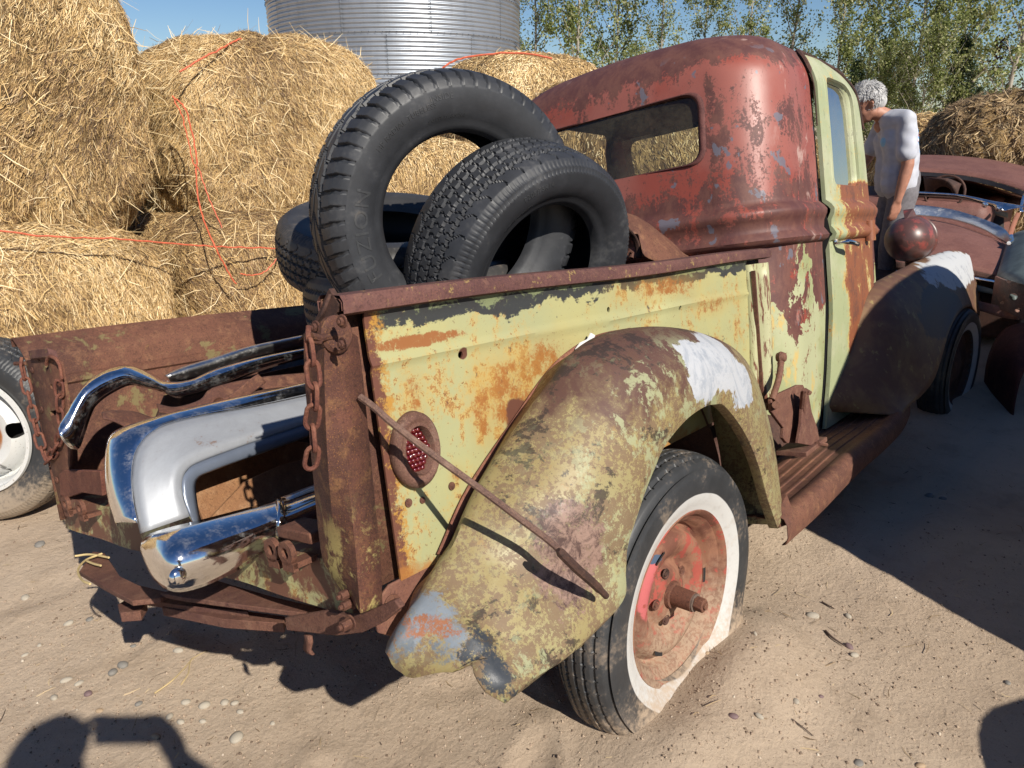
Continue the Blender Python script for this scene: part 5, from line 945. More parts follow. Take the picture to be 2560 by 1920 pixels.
# headlamp shell with peak
hl = TM.T @ (at(2274, 598, 4.3) - TT); g = Mat('headlamp_paint'); n = g.noise(14, 8, 0.7, 0.3); HLM = g.out(g.mix(g.thr(n, 0.42, 0.52), g.mix(g.thr(g.noise(9, 7, 0.7, 0, (4, 4, 4)), 0.45, 0.6), (0.12, 0.05, 0.042), (0.26, 0.055, 0.045)), (0.085, 0.04, 0.035)), 0.4, 0, None, 0.6)
m = MB(); m.lathe([(0.0, -0.17), (0.04, -0.165), (0.08, -0.145), (0.112, -0.10), (0.127, -0.04), (0.130, 0.02), (0.124, 0.06), (0.134, 0.064), (0.134, 0.082), (0.11, 0.09), (0.0, 0.10)], 36, 0); h = m.build('headlamp', HLM, truck, loc=hl, ang=70)
m = MB(); m.grid([[(x, w * y, z) for y in (-1, -0.4, 0, 0.4, 1)] for x, w, z in ((-0.09, 0.002, 0.11), (-0.03, 0.02, 0.155), (0.0, 0.026, 0.17), (0.03, 0.028, 0.15), (0.06, 0.030, 0.12))]); m.grid([[(x, s * w, z) for z, w in ((zt, wt), (0.10, wt * 1.2))] for s in (-1,) for x, wt, zt in ((-0.09, 0.002, 0.11), (-0.03, 0.02, 0.155), (0.0, 0.026, 0.17), (0.03, 0.028, 0.15), (0.06, 0.03, 0.12))]); m.build('lamp_peak', HLM, h)
MB().tube([(0.0, 0, -0.12), (0.0, 0.0, -0.30)], 0.03, 10).build('lamp_stalk', RUSTK, h)

# rear bumper irons under the tail -----------------------------------
IR = rusty('iron_rust', (0.105, 0.045, 0.036), (0.165, 0.075, 0.05), (0.22, 0.12, 0.08), None, 0.5)
def plate(name, L, z, th, mat=IR, parent=truck): return MB().prism(TP(L, 2, z), (0, 0, -th)).build(name, mat, parent, bevel=0.0015, ang=30)
plate('bumper_iron', [(198, 1428), (232, 1378), (262, 1383), (300, 1440), (345, 1462), (420, 1480), (400, 1495), (330, 1502), (262, 1466)], 0.262, 0.012)
plate('bumper_iron', [(400, 1482), (540, 1450), (600, 1468), (692, 1494), (816, 1522), (764, 1533), (600, 1512), (452, 1492)], 0.268, 0.010)
plate('bumper_iron', [(225, 1440), (330, 1478), (460, 1500), (620, 1520), (620, 1530), (460, 1514), (330, 1494)], 0.235, 0.014)
plate('cross_bar', [(405, 1500), (560, 1520), (712, 1540), (708, 1558), (560, 1548), (405, 1518)], 0.225, 0.020)
plate('iron_stub', [(294, 1512), (316, 1497), (366, 1502), (350, 1528), (300, 1532)], 0.215, 0.022)
MB().prism(TP([(712, 1545), (818, 1528), (868, 1540), (904, 1536), (957, 1512), (985, 1500), (1000, 1520), (955, 1558), (905, 1582), (842, 1590), (716, 1577)], 0, -0.02), (0.012, 0, 0)).build('corner_bracket', IR, truck, bevel=0.002)
m = MB(); P = TP([(770, 1588), (772, 1605), (768, 1622), (776, 1634)], 0, -0.02); m.grid([[p + [0, -0.010, 0], p + [0.0, 0.010, 0.0]] for p in P]); m.build('hook_tab', IR, truck, solid=0.005)
bolt(T(878, 1555, 0, -0.03), 0, 0.009, RUST, truck, 0.02)

# ================================================================== THINGS IN THE BED (built in the truck's frame, standing on their own)
def inbed(name, label, cat): o = empty(name, mat=TMAT); return tag(o, label, cat)
CHR = chromem('bumper_chrome', (0.82, 0.82, 0.82), 0.05, 0.14, (0.34, 0.28, 0.22)); CHD = chromem('dull_chrome', (0.70, 0.70, 0.68), 0.24, 0.25, (0.42, 0.38, 0.33))
# wavy overrider bar
b = inbed('wavy_bumper_bar', 'chrome bumper bar with a bent hooked end resting along the left bed side', 'bumper')
Ua = [(164, 1049), (182, 1013), (197, 987), (228, 950), (268, 926), (303, 916), (332, 916), (360, 926), (390, 941), (422, 955), (480, 950), (545, 922), (667, 890), (790, 868)]
La = [(178, 1121), (197, 1120), (210, 1088), (228, 1035), (243, 1010), (277, 984), (325, 962), (364, 969), (407, 979), (442, 994), (490, 985), (560, 962), (667, 921), (790, 888)]
strip('face_bar', TP(Ua, 1, 0.31), TP(La, 1, 0.27), CHR, b, (-0.03, -0.035, 0.012), 12, 4, 0.003, lambda t: math.sin(PI * t) ** 0.7)
strip('end_fold', TP([(164, 1049), (166, 1080), (178, 1121)], 1, 0.31), TP([(160, 1060), (160, 1085), (180, 1122)], 1, 0.36), CHD, b, k=4)
b = inbed('straight_bumper_bar', 'dull straight chrome bar behind the hooked bumper bar', 'bumper')
strip('face_bar', TP([(411, 941), (448, 921), (529, 896), (618, 868), (692, 852), (800, 830)], 1, 0.43), TP([(427, 957), (488, 945), (570, 921), (622, 900), (700, 880), (800, 858)], 1, 0.41), CHD, b, (-0.015, -0.03, 0.012), 10)
# big bumper with silver valance
b = inbed('silver_bumper', 'large curved bumper end with matt silver face and blue grey inner lip', 'bumper')
def silver():
    g = Mat('silver_paint'); n = g.noise(6, 12, 0.82, 0.4); f = g.noise(60, 10, 0.85); sc = g.noise(1, 8, 0.8, 0.2, v=g.vec((12, 12, 90)))
    col = g.mix(g.thr(n, 0.35, 0.65), (0.34, 0.355, 0.38), (0.29, 0.30, 0.32)); col = g.mix(g.thr(f, 0.60, 0.66, 0, 0.6), col, (0.20, 0.185, 0.17)); col = g.mix(g.thr(sc, 0.64, 0.68, 0, 0.5), col, (0.44, 0.45, 0.46)); col = g.mix(g.thr(g.mth('ADD', n, g.mth('MULTIPLY', f, 0.4)), 0.80, 0.86, 0, 0.8), col, (0.20, 0.10, 0.05))
    return g.out(col, 0.5, 0.25, g.bump(f, 0.15, 0.001), 0.5)
SILV = silver()
Ug = [(352, 1334), (336, 1262), (331, 1190), (345, 1120), (392, 1072), (480, 1045), (640, 1016), (800, 982)]; Lg = [(484, 1288), (464, 1240), (460, 1196), (476, 1168), (512, 1150), (565, 1130), (655, 1098), (800, 1050)]
strip('valance', TP(Ug, 1, [-0.19, -0.16, -0.13, -0.10, -0.08, -0.06, -0.04, -0.02]), TP(Lg, 1, [-0.21, -0.20, -0.19, -0.18, -0.17, -0.16, -0.14, -0.12]), SILV, b, (-0.010, -0.018, 0.005), 16, prof=lambda t: min(1, 6 * t) * min(1, 6 * (1 - t)))
Lg2 = [(500, 1306), (492, 1256), (488, 1212), (500, 1190), (532, 1176), (585, 1156), (660, 1130), (800, 1080)]
strip('inner_lip', TP(Lg, 1, [-0.212, -0.202, -0.192, -0.182, -0.172, -0.162, -0.142, -0.122]), TP(Lg2, 1, [-0.215, -0.205, -0.195, -0.185, -0.175, -0.165, -0.145, -0.125]), plain('blue_grey_paint', (0.16, 0.185, 0.235), 0.35, 0.3, 12, 0.15), b, (-0.014, -0.012, 0.0), 8, prof=lambda t: math.sin(PI * t) ** 0.4)
Uc = [(296, 1314), (272, 1240), (265, 1160), (272, 1100), (302, 1076), (420, 1040), (560, 1003), (700, 973), (800, 950)]; Lc = [(345, 1308), (334, 1250), (332, 1185), (346, 1118), (395, 1070), (480, 1043), (600, 1022), (700, 1002), (800, 980)]
strip('chrome_wrap', TP(Uc, 1, [-0.05, -0.02, 0.0, 0.02, 0.03, 0.03, 0.03, 0.03, 0.03]), TP(Lc, 1, [-0.185, -0.16, -0.13, -0.10, -0.08, -0.06, -0.05, -0.04, -0.03]), CHR, b, (-0.02, -0.012, 0.012), 12)
# lower chrome bumper
b = inbed('chrome_bumper', 'shiny fat chrome bumper end with a round bolt, lowest in the pile at the tail', 'bumper')
Ud = [(362, 1345), (374, 1337), (420, 1322), (490, 1305), (560, 1287), (640, 1266), (686, 1252), (692, 1246), (700, 1246), (712, 1252), (768, 1232), (830, 1212)]
Ld = [(364, 1402), (388, 1448), (436, 1477), (505, 1465), (590, 1426), (640, 1392), (684, 1362), (692, 1366), (702, 1360), (716, 1346), (772, 1316), (830, 1290)]
strip('face_bar', TP(Ud, 1, [-0.20, -0.24, -0.30, -0.315, -0.32, -0.32, -0.32, -0.325, -0.325, -0.32, -0.32, -0.32]), TP(Ld, 1, [-0.20, -0.25, -0.34, -0.36, -0.36, -0.36, -0.36, -0.365, -0.365, -0.36, -0.36, -0.36]), CHR, b, (-0.028, -0.055, 0.020), 16, 4, 0.004, lambda t: math.sin(PI * t) ** 0.75, 70)
p = T(458, 1432, 1, -0.385); MB().lathe([(0.0, -0.006), (0.009, -0.005), (0.014, -0.001), (0.015, 0.003)], 20, 1, p + [-0.012, -0.008, 0]).build('carriage_bolt', CHR, b)
strip('pipe', TP([(700, 1246), (780, 1215), (880, 1180)], 1, -0.27), TP([(700, 1300), (780, 1265), (880, 1225)], 1, -0.30), CHD, b, (0, -0.03, 0.02))
# rusty scrap: curved blades and sheet trays
ORS = rusty('orange_rust_sheet', (0.19, 0.085, 0.04), (0.27, 0.14, 0.065), (0.33, 0.20, 0.11), None, 0.2)
b = inbed('scrap_sheet', 'curved rusty sheet metal blade between the hooked bar and the silver bumper', 'scrap metal')
strip('blade', TP([(256, 1040), (285, 1029), (335, 1030), (380, 1046), (430, 1068), (520, 1075)], 1, 0.16), TP([(258, 1046), (290, 1056), (330, 1075), (385, 1090), (440, 1100), (520, 1100)], 1, 0.10), BOARD, b, (0, 0, 0.01))
b = inbed('scrap_bracket', 'twisted rusty bracket lying below the straight chrome bar', 'scrap metal')
strip('arm', TP([(392, 1010), (440, 1018), (500, 1000), (532, 970), (640, 945), (790, 930)], 1, 0.22), TP([(398, 1030), (445, 1036), (515, 1030), (560, 1000), (650, 975), (790, 960)], 1, 0.18), BOARD, b)
strip('arm', TP([(540, 1010), (580, 985), (622, 950), (645, 935)], 1, 0.14), TP([(552, 1022), (600, 1005), (640, 975), (665, 955)], 1, 0.14), BOARD, b)
m = MB(); p = T(545, 1012, 1, 0.12); m.lathe([(0.010, 0), (0.018, -0.006), (0.022, 0.004)], 14, 1, p); m.build('eyelet', RUST, b)
b = inbed('rusty_tray', 'flat orange rusted sheet tray lying under the silver bumper', 'scrap metal')
MB().prism(TP([(470, 1200), (560, 1150), (800, 1075), (830, 1200), (520, 1330)], 1, [-0.05, 0.0, 0.05, 0.02, -0.10]), (0, 0.008, 0)).build('sheet', ORS, b)
MB().prism(TP([(520, 1302), (612, 1205), (700, 1165), (830, 1130), (830, 1240), (560, 1320)], 1, [-0.14, -0.10, -0.06, -0.04, -0.08, -0.16]), (0, 0.006, 0)).build('sheet', ORS, b)
b = inbed('dark_tray', 'dark rusty pressed panel standing deep in the bed under the bars', 'scrap metal')
MB().prism([(0.10, 0.40, 0.43), (0.9, 0.40, 0.43), (0.9, 0.38, 0.66), (0.22, 0.38, 0.64)], (0, 0.01, 0)).build('sheet', RUSTK, b)
MB().prism([(0.14, 0.05, 0.42), (1.0, 0.05, 0.42), (1.0, 0.02, 0.58), (0.30, 0.02, 0.56)], (0, 0.01, 0)).build('sheet', RUSTK, b)
b = inbed('loose_fender', 'curved brown rusted body panel with a hole behind the leaning tyre', 'car panel')
strip('panel', TP([(1480, 500), (1560, 535), (1600, 550), (1660, 585), (1730, 630), (1760, 650)], 1, [-0.10, -0.14, -0.16, -0.2, -0.26, -0.30]), TP([(1500, 640), (1585, 585), (1600, 605), (1612, 640), (1660, 660), (1700, 670)], 1, [-0.2, -0.28, -0.30, -0.32, -0.34, -0.36]), BOARD, b, (0, -0.02, 0.02))
strip('rolled_edge', TP([(1562, 560), (1590, 590), (1602, 620), (1606, 645)], 1, -0.30), TP([(1556, 575), (1578, 595), (1588, 620), (1590, 645)], 1, -0.28), RUSTK, b, k=4)
MB().tube([T(1566, 636, 1, -0.30), T(1572, 626, 1, -0.31), T(1580, 632, 1, -0.31), T(1578, 645, 1, -0.31)], 0.008, 8).build('stud', RUST, b)
# iron step jack on the running board
b = inbed('step_jack', 'rusty iron ratchet jack standing on the running board by the door', 'jack'); Yj = -0.755
MB().tube(catmull(TP([(1952, 897), (1951, 920), (1946, 950), (1938, 975), (1930, 1000)], 1, Yj), 4), 0.010, 10).build('lever', IR, b)
s_ = MB(); s_.lathe([(0.001, -0.018), (0.013, -0.014), (0.019, 0.0), (0.013, 0.014), (0.001, 0.018)], 14, 1, T(1953, 893, 1, Yj)); s_.build('lever_knob', IR, b)
MB().prism(TP(rounded_px := [(1928, 1000), (1935, 990), (1996, 962), (2008, 962), (2014, 975), (2008, 1010), (1998, 1045), (1994, 1108), (1968, 1108), (1958, 1095), (1960, 1070), (1930, 1030)], 1, Yj), (0, 0.012, 0)).build('side_plate', IR, b, bevel=0.002)
MB().prism(TP([(2010, 978), (2022, 985), (2030, 1030), (2044, 1070), (2052, 1118), (1996, 1108), (2004, 1060)], 1, Yj - 0.035), (0, 0.012, 0)).build('front_plate', IR, b, bevel=0.002)
MB().tube([T(1998, 1100, 1, Yj), T(2012, 975, 1, Yj - 0.05)], 0.010, 8).tube([T(1940, 1012, 1, Yj + 0.02), T(1940, 1012, 1, Yj - 0.05)], 0.012, 10).build('frame_rod', IR, b)
m = MB(); m.tube([T(2012, 975, 1, Yj - 0.04), T(2025, 983, 1, Yj - 0.06)], 0.008, 8); m.build('pin', IR, b); MB().tube([T(2045, 1108, 1, Yj - 0.05), T(2066, 1112, 1, Yj - 0.05)], 0.007, 6).build('pin', IR, b)
MB().box(T(2005, 1112, 1, Yj + 0.0) + [0, 0, -0.004], (0.11, 0.05, 0.008)).build('foot', IR, b, bevel=0.002)

# ================================================================== PEOPLE
def blobby(name, parts, mat, parent, vox=0.011, smooth=6):
    m = MB()
    for path, rad in parts:
        P = np.array(path, float); r = np.array(rad, float); d0 = (P[0] - P[1]) / np.linalg.norm(P[0] - P[1]); d1 = (P[-1] - P[-2]) / np.linalg.norm(P[-1] - P[-2])
        P = np.concatenate([[P[0] + d0 * r[0] * q for q in (0.98, 0.8, 0.45)], P, [P[-1] + d1 * r[-1] * q for q in (0.45, 0.8, 0.98)]]); r = np.concatenate([[r[0] * q for q in (0.15, 0.6, 0.9)], r, [r[-1] * q for q in (0.9, 0.6, 0.15)]])
        m.tube(P, r, 14)
    o = m.build(name, mat, parent); k = o.modifiers.new('r', 'REMESH'); k.mode = 'VOXEL'; k.voxel_size = vox; k.use_smooth_shade = True
    k = o.modifiers.new('s', 'SMOOTH'); k.iterations = smooth; k.factor = 0.5; apply_mods(o)
    o.data.polygons.foreach_set('use_smooth', np.ones(len(o.data.polygons), dtype=bool)); return o
def ell(c, r, n=7, ax=2):
    c = np.array(c, float); t = np.linspace(-0.92, 0.92, n); d = np.zeros(3); d[ax] = 1; return ([c + d * r[1] * q for q in t], [r[0] * math.sqrt(1 - q * q) for q in t])
SKIN = plain('skin', (0.40, 0.185, 0.12), 0.55, 0, 30, 0.2, 0.1); HAIR = tint_mat('grey_hair', [(0.0, (0.36, 0.35, 0.345)), (0.5, (0.50, 0.49, 0.48)), (1.0, (0.64, 0.63, 0.62))], 0.5, 0.1, 0.4)
def hand(S, wr, dirv, palm, side, curl=0.5):
    """palm plus four bent fingers and a thumb, returned as tube chains"""
    wr = np.array(wr, float); d = np.array(dirv, float); d /= np.linalg.norm(d); n = np.array(palm, float); n -= d * (n @ d); n /= np.linalg.norm(n); s = np.cross(d, n) * side; out = []
    for q in (-0.028, -0.010, 0.010, 0.028): out.append(([wr + s * q * 0.6, wr + d * 0.05 + s * q, wr + d * 0.088 + s * q], [0.014, 0.0135, 0.0105]))
    for q, l in ((-0.030, 0.058), (-0.010, 0.075), (0.011, 0.080), (0.030, 0.070)):
        b = wr + d * 0.088 + s * q; e1 = b + (d + n * curl * 0.5) * l * 0.45; e2 = e1 + (d * (1 - curl * 0.5) + n * curl) * l * 0.32; e3 = e2 + (d * (1 - curl) + n * curl * 1.2) * l * 0.26; out.append(([b, e1, e2, e3], [0.0095, 0.0088, 0.0082, 0.0072]))
    b = wr + d * 0.025 + s * 0.022; out.append(([b, b + s * 0.022 + d * 0.028 + n * 0.010, b + s * 0.030 + d * 0.058 + n * 0.022, b + s * 0.028 + d * 0.080 + n * 0.03], [0.013, 0.011, 0.0095, 0.0078])); return out
def figure(label, loc, face, J, shirt, trousers, shoe, hairy=True, shirt_print=None, extra=None, hat=None):
    root = empty('person', loc, (0, 0, math.atan2(face[1], face[0]))); tag(root, label, 'person'); g = lambda k: np.array(J[k], float)
    hd = g('head'); nk = g('neck'); tilt = J['tilt']; R = np.array([[math.cos(tilt), 0, math.sin(tilt)], [0, 1, 0], [-math.sin(tilt), 0, math.cos(tilt)]])
    H = lambda x, y, z: hd + R @ np.array([x, y, z])
    parts = [([nk - [0.0, 0, 0.06], nk, H(-0.02, 0, -0.07)], [0.075, 0.060, 0.058]),
             ([H(-0.035, 0, 0.045), H(0.0, 0, 0.045), H(0.03, 0, 0.04)], [0.078, 0.082, 0.074]), ([H(-0.01, 0, -0.03), H(0.035, 0, -0.04)], [0.070, 0.058]), ([H(0.045, 0, -0.085), H(0.062, 0, -0.088)], [0.040, 0.026]),
             ([H(0.0, 0.045, -0.06), H(0.05, 0.028, -0.085)], [0.03, 0.024]), ([H(0.0, -0.045, -0.06), H(0.05, -0.028, -0.085)], [0.03, 0.024]),
             ([H(0.088, 0, 0.012), H(0.112, 0, -0.026)], [0.009, 0.014]), ([H(0.085, 0.03, 0.028), H(0.09, 0.0, 0.024), H(0.085, -0.03, 0.028)], [0.010, 0.010, 0.010]), ([H(0.088, 0.018, -0.056), H(0.094, 0, -0.055), H(0.088, -0.018, -0.056)], [0.007, 0.009, 0.007])]
    for s in (1, -1): parts += [([H(-0.004, s * 0.078, 0.022), H(-0.014, s * 0.086, 0.010), H(-0.012, s * 0.084, -0.012), H(0.0, s * 0.078, -0.022)], [0.009, 0.012, 0.010, 0.008])]
    for s in ('l', 'r'):
        sh, el, wr = g('sh_' + s), g('el_' + s), g('wr_' + s); parts += [([sh, (sh + el) / 2, el, (el * 2 + wr) / 3, wr], [0.058, 0.052, 0.043, 0.043, 0.028])]; parts += hand(1, wr, J['hd_' + s], J['pm_' + s], 1 if s == 'l' else -1, J.get('curl', 0.5))
        an, kn, hp = g('an_' + s), g('kn_' + s), g('hp_' + s); parts += [([hp, (hp + kn) / 2, kn, kn * 0.65 + an * 0.35, an], [0.085, 0.075, 0.055, 0.052, 0.035]), ([an, an + [0.02, 0, -0.045], an + [0.11, 0, -0.06]], [0.036, 0.034, 0.028])]
    pv, wa, ch = g('pelvis'), g('waist'), g('chest')
    for y, k in ((0.06, 1.0), (-0.06, 1.0)): parts += [([pv + [0, y, 0], wa + [0, y, 0], ch + [0, y, 0], ch + [0, y, 0.10]], [0.10, 0.105, 0.11, 0.085])]
    parts += [([g('sh_l'), nk - [0.03, 0, 0.05], g('sh_r')], [0.055, 0.065, 0.055])]
    body = blobby('body', parts, SKIN, root, 0.0095, 3)
    for s in (1, -1):
        MB().lathe([(0.001, -0.011), (0.008, -0.008), (0.011, 0), (0.008, 0.008), (0.001, 0.011)], 12, 2, H(0.076, s * 0.031, 0.006)).build('eye', plain('eye_white', (0.5, 0.48, 0.45), 0.3), root)
    # shirt
    sp = []
    for y in (0.075, -0.075): sp += [([wa + [-0.01, y, -0.13], wa + [-0.005, y, -0.05], wa + [0.0, y, 0.06], ch + [0, y, 0], ch + [0.0, y * 0.9, 0.08]], [0.130, 0.132, 0.130, 0.136, 0.118])]
    sp += [([g('sh_l') + [0, 0.01, 0.01], nk - [0.025, -0.06, 0.04], nk - [0.025, 0.06, 0.04], g('sh_r') + [0, -0.01, 0.01]], [0.068, 0.088, 0.088, 0.068])]
    sp += [([ch + [0, 0, 0.06], nk - [0.02, 0, 0.075], nk - [0.012, 0, 0.045]], [0.115, 0.088, 0.080])]
    for s in ('l', 'r'): sh, el = g('sh_' + s), g('el_' + s); sp += [([sh, sh + (el - sh) * 0.45, sh + (el - sh) * 0.74], [0.066, 0.068, 0.072])]
    so = blobby('shirt', sp, shirt, root, 0.012, 5)
    V = np.empty(len(so.data.vertices) * 3); so.data.vertices.foreach_get('co', V); V = V.reshape(-1, 3); Nn = np.empty(len(V) * 3); so.data.vertices.foreach_get('normal', Nn); Nn = Nn.reshape(-1, 3)
    V += Nn * (0.012 * sines(V * [1, 1, 0.4], 91, 8, 20) + 0.007 * sines(V * [1, 1, 1.2], 92, 7, 40) - 0.014 * np.abs(sines(V * [1, 1, 0.7], 93, 6, 14)))[:, None]; so.data.vertices.foreach_set('co', V.ravel()); so.data.update()
    tp = [([pv + [0, 0.05, 0.06], pv + [0, 0.05, -0.04]], [0.112, 0.112]), ([pv + [0, -0.05, 0.06], pv + [0, -0.05, -0.04]], [0.112, 0.112])]
    for s in ('l', 'r'): an, kn, hp = g('an_' + s), g('kn_' + s), g('hp_' + s); tp += [([hp, (hp + kn) / 2, kn, (kn + an) / 2, an + [0, 0, 0.03]], [0.105, 0.092, 0.076, 0.070, 0.066])]
    to = blobby('trousers', tp, trousers, root, 0.014, 4)
    V = np.empty(len(to.data.vertices) * 3); to.data.vertices.foreach_get('co', V); V = V.reshape(-1, 3); Nn = np.empty(len(V) * 3); to.data.vertices.foreach_get('normal', Nn); Nn = Nn.reshape(-1, 3)
    V += Nn * (0.005 * sines(V * [1, 1, 1.5], 95, 8, 30))[:, None]; to.data.vertices.foreach_set('co', V.ravel()); to.data.update()
    for s in ('l', 'r'): an = g('an_' + s); blobby('shoe', [([an + [-0.05, 0, -0.045], an + [0.03, 0, -0.04], an + [0.13, 0, -0.055], an + [0.17, 0, -0.06]], [0.040, 0.044, 0.042, 0.030])], shoe, root, 0.012, 2)
    if hairy:
        k = 4200; d = RNG.normal(0, 1, (k * 2, 3)); d /= np.linalg.norm(d, axis=1, keepdims=True); ok = (d[:, 2] > -0.45 - 0.5 * (d[:, 0] < 0)) & ~((d[:, 0] > 0.45) & (d[:, 2] < 0.55)) & ~((np.abs(d[:, 1]) > 0.75) & (d[:, 2] < 0.05) & (d[:, 0] > -0.2)); d = d[ok][:k]
        loc_ = d * [0.118, 0.090, 0.105] + [-0.012, 0, 0.048]; loc_ += d * (0.010 * sines(loc_, 97, 8, 45))[:, None]; P = hd + loc_ @ R.T; Nn = d @ R.T; D = np.cross(Nn, [0.2, 1, 0.1]) + RNG.normal(0, 0.22, d.shape) + np.stack([sines(loc_, 98, 6, 45), sines(loc_, 99, 6, 45), sines(loc_, 100, 6, 45)], 1) * 2.2
        strands('hair', P, Nn, D, RNG.uniform(0.025, 0.055, len(P)), RNG.uniform(0.003, 0.006, len(P)), HAIR, root, 0.22)
        hc = [([H(-0.05, 0, 0.05), H(-0.01, 0, 0.06), H(0.025, 0, 0.065)], [0.084, 0.090, 0.076]), ([H(-0.065, 0, -0.01), H(-0.055, 0, 0.05)], [0.070, 0.08])]; blobby('hair_base', hc, plain('hair_shade', (0.46, 0.45, 0.44), 0.8), root, 0.012, 3)
    return root
def shirt_mat():
    g = Mat('white_tee'); n = g.noise(20, 4, 0.5); col = g.mix(g.thr(n, 0.3, 0.7), (0.47, 0.48, 0.52), (0.40, 0.41, 0.46))
    a = g.noise(1, 3, 0.5, 0, v=g.vec((14, 22, 16))); pr = g.blob((-0.07, 0.02, 1.26), (0.085, 0.13, 0.14), 0.06, 0.25, 9)
    ink = g.mix(g.thr(a, 0.48, 0.52), (0.12, 0.33, 0.60), (0.62, 0.70, 0.76)); ink = g.mix(g.thr(g.noise(1, 2, 0.5, 0, (3, 3, 3), v=g.vec((16, 30, 24), (2, 2, 2))), 0.56, 0.60), ink, (0.45, 0.10, 0.13)); ink = g.mix(g.thr(g.noise(24, 2, 0.5, 0, (7, 1, 3)), 0.58, 0.62), ink, (0.06, 0.09, 0.13))
    col = g.mix(g.mth('MULTIPLY', pr, g.thr(g.xyz()[0], 0.02, -0.02)), col, ink); col = g.mix(g.blob((0.16, 0.10, 1.27), (0.05, 0.04, 0.035), 0.1, 0.1), col, (0.25, 0.45, 0.62))
    return g.out(col, 0.85, 0, g.bump(g.noise(300, 2), 0.1, 0.001), 0.2)
TEE = shirt_mat(); JEAN = plain('grey_jeans', (0.17, 0.16, 0.17), 0.85, 0, 40, 0.25, 0.3, 0.2)
MP = at(2192, 778, 6.0); MP[2] = float(gz(MP[0], MP[1]))
figure('grey haired man in a white t-shirt with a blue back print, looking into the truck', tuple(MP), (-0.50, 0.866),
       dict(head=(0.285, 0, 1.535), neck=(0.15, 0, 1.455), tilt=0.50, chest=(0.055, 0, 1.29), waist=(0.02, 0, 1.10), pelvis=(-0.035, 0, 0.95), sh_l=(0.06, 0.195, 1.415), sh_r=(0.10, -0.195, 1.415), el_l=(0.02, 0.245, 1.115), wr_l=(0.055, 0.255, 0.865), el_r=(0.16, -0.26, 1.15), wr_r=(0.30, -0.22, 0.95),
            hd_l=(0.10, -0.05, -1), pm_l=(0.3, -1, 0), hd_r=(0.5, 0.2, -0.6), pm_r=(0.2, 1, 0), hp_l=(-0.03, 0.095, 0.90), hp_r=(-0.03, -0.095, 0.90), kn_l=(0.02, 0.11, 0.49), kn_r=(0.06, -0.10, 0.49), an_l=(-0.02, 0.12, 0.10), an_r=(0.05, -0.12, 0.10), curl=0.45), TEE, JEAN, plain('brown_shoe', (0.12, 0.07, 0.045), 0.6))
# the photographer, standing behind the phone; only the shadow reaches the picture
PF = np.array([0.776, 0.63]); pp = CAM[:2] - PF * 0.38; ph = (0.44, 0.0, 1.385)
pr_ = figure('photographer in a dark shirt holding a phone up, standing just outside the picture', (pp[0], pp[1], 0.0), tuple(PF),
       dict(head=(0.03, 0, 1.55), neck=(-0.01, 0, 1.41), tilt=0.12, chest=(-0.02, 0, 1.22), waist=(-0.02, 0, 1.04), pelvis=(-0.02, 0, 0.95), sh_l=(-0.02, 0.22, 1.36), sh_r=(-0.02, -0.22, 1.36), el_l=(0.10, 0.40, 1.22), wr_l=(0.28, 0.16, 1.34), el_r=(0.08, -0.50, 1.22), wr_r=(0.28, -0.15, 1.34),
            hd_l=(0.5, -0.5, 0.5), pm_l=(0.3, -1, 0), hd_r=(0.5, 0.5, 0.5), pm_r=(0.3, 1, 0), hp_l=(-0.02, 0.095, 0.90), hp_r=(-0.02, -0.095, 0.90), kn_l=(0.0, 0.11, 0.49), kn_r=(0.0, -0.11, 0.49), an_l=(-0.03, 0.12, 0.10), an_r=(-0.03, -0.12, 0.10), curl=0.7), plain('dark_shirt', (0.04, 0.05, 0.08), 0.8), plain('dark_jeans', (0.05, 0.06, 0.09), 0.85), plain('dark_shoe', (0.03, 0.03, 0.03), 0.6), hairy=False)
pho = MB().box((0, 0, 0), (0.004, 0.075, 0.036)).build('phone', BLACK, None, bevel=0.004); pho.location = (CAM[0] - PF[0] * 0.045, CAM[1] - PF[1] * 0.045, CAM[2] - 0.01); pho.rotation_euler = (0, 0.33, math.atan2(PF[1], PF[0])); tag(pho, 'black phone held up sideways by the photographer', 'phone')

# ================================================================== RUSTED SALOON BEHIND, FACING THE YARD
def W3(L): return np.array([at(u, v, d) for u, v, d in L])
SB = np.array([6.6, -0.55, 0.0]); car = empty('rusted_car', tuple(SB)); tag(car, 'brown rusted old saloon with an open windscreen, behind the truck and the man', 'car')
def cs(name, U, L, mat, **k): return strip(name, W3(U) - SB, W3(L) - SB, mat, car, **k)
CARB = rusty('car_rust', (0.13, 0.055, 0.045), (0.175, 0.078, 0.062), (0.21, 0.105, 0.085), None, 0.15, 0.6); CARG = plain('grey_green_primer', (0.12, 0.15, 0.145), 0.5, 0, 12, 0.4)
cs('roof', [(2195, 402, 9.0), (2300, 390, 8.9), (2400, 392, 8.7), (2500, 404, 8.4), (2620, 432, 8.0), (2700, 470, 7.8)], [(2195, 425, 7.3), (2270, 428, 7.2), (2390, 436, 7.0), (2480, 452, 6.8), (2570, 480, 6.5), (2620, 500, 6.3)], CARB, bulge=(0, 0, 0.06))
cs('windscreen_header', [(2195, 426, 7.28), (2270, 429, 7.18), (2390, 437, 6.98), (2480, 453, 6.78), (2570, 481, 6.48)], [(2195, 434, 7.26), (2270, 437, 7.16), (2390, 447, 6.96), (2480, 465, 6.76), (2570, 494, 6.46)], plain('dark_trim', (0.05, 0.045, 0.045), 0.3, 0.5))
cs('header_lining', [(2195, 436, 7.5), (2390, 446, 7.2), (2570, 494, 6.7)], [(2195, 450, 8.2), (2390, 458, 8.0), (2570, 500, 7.4)], CARB)
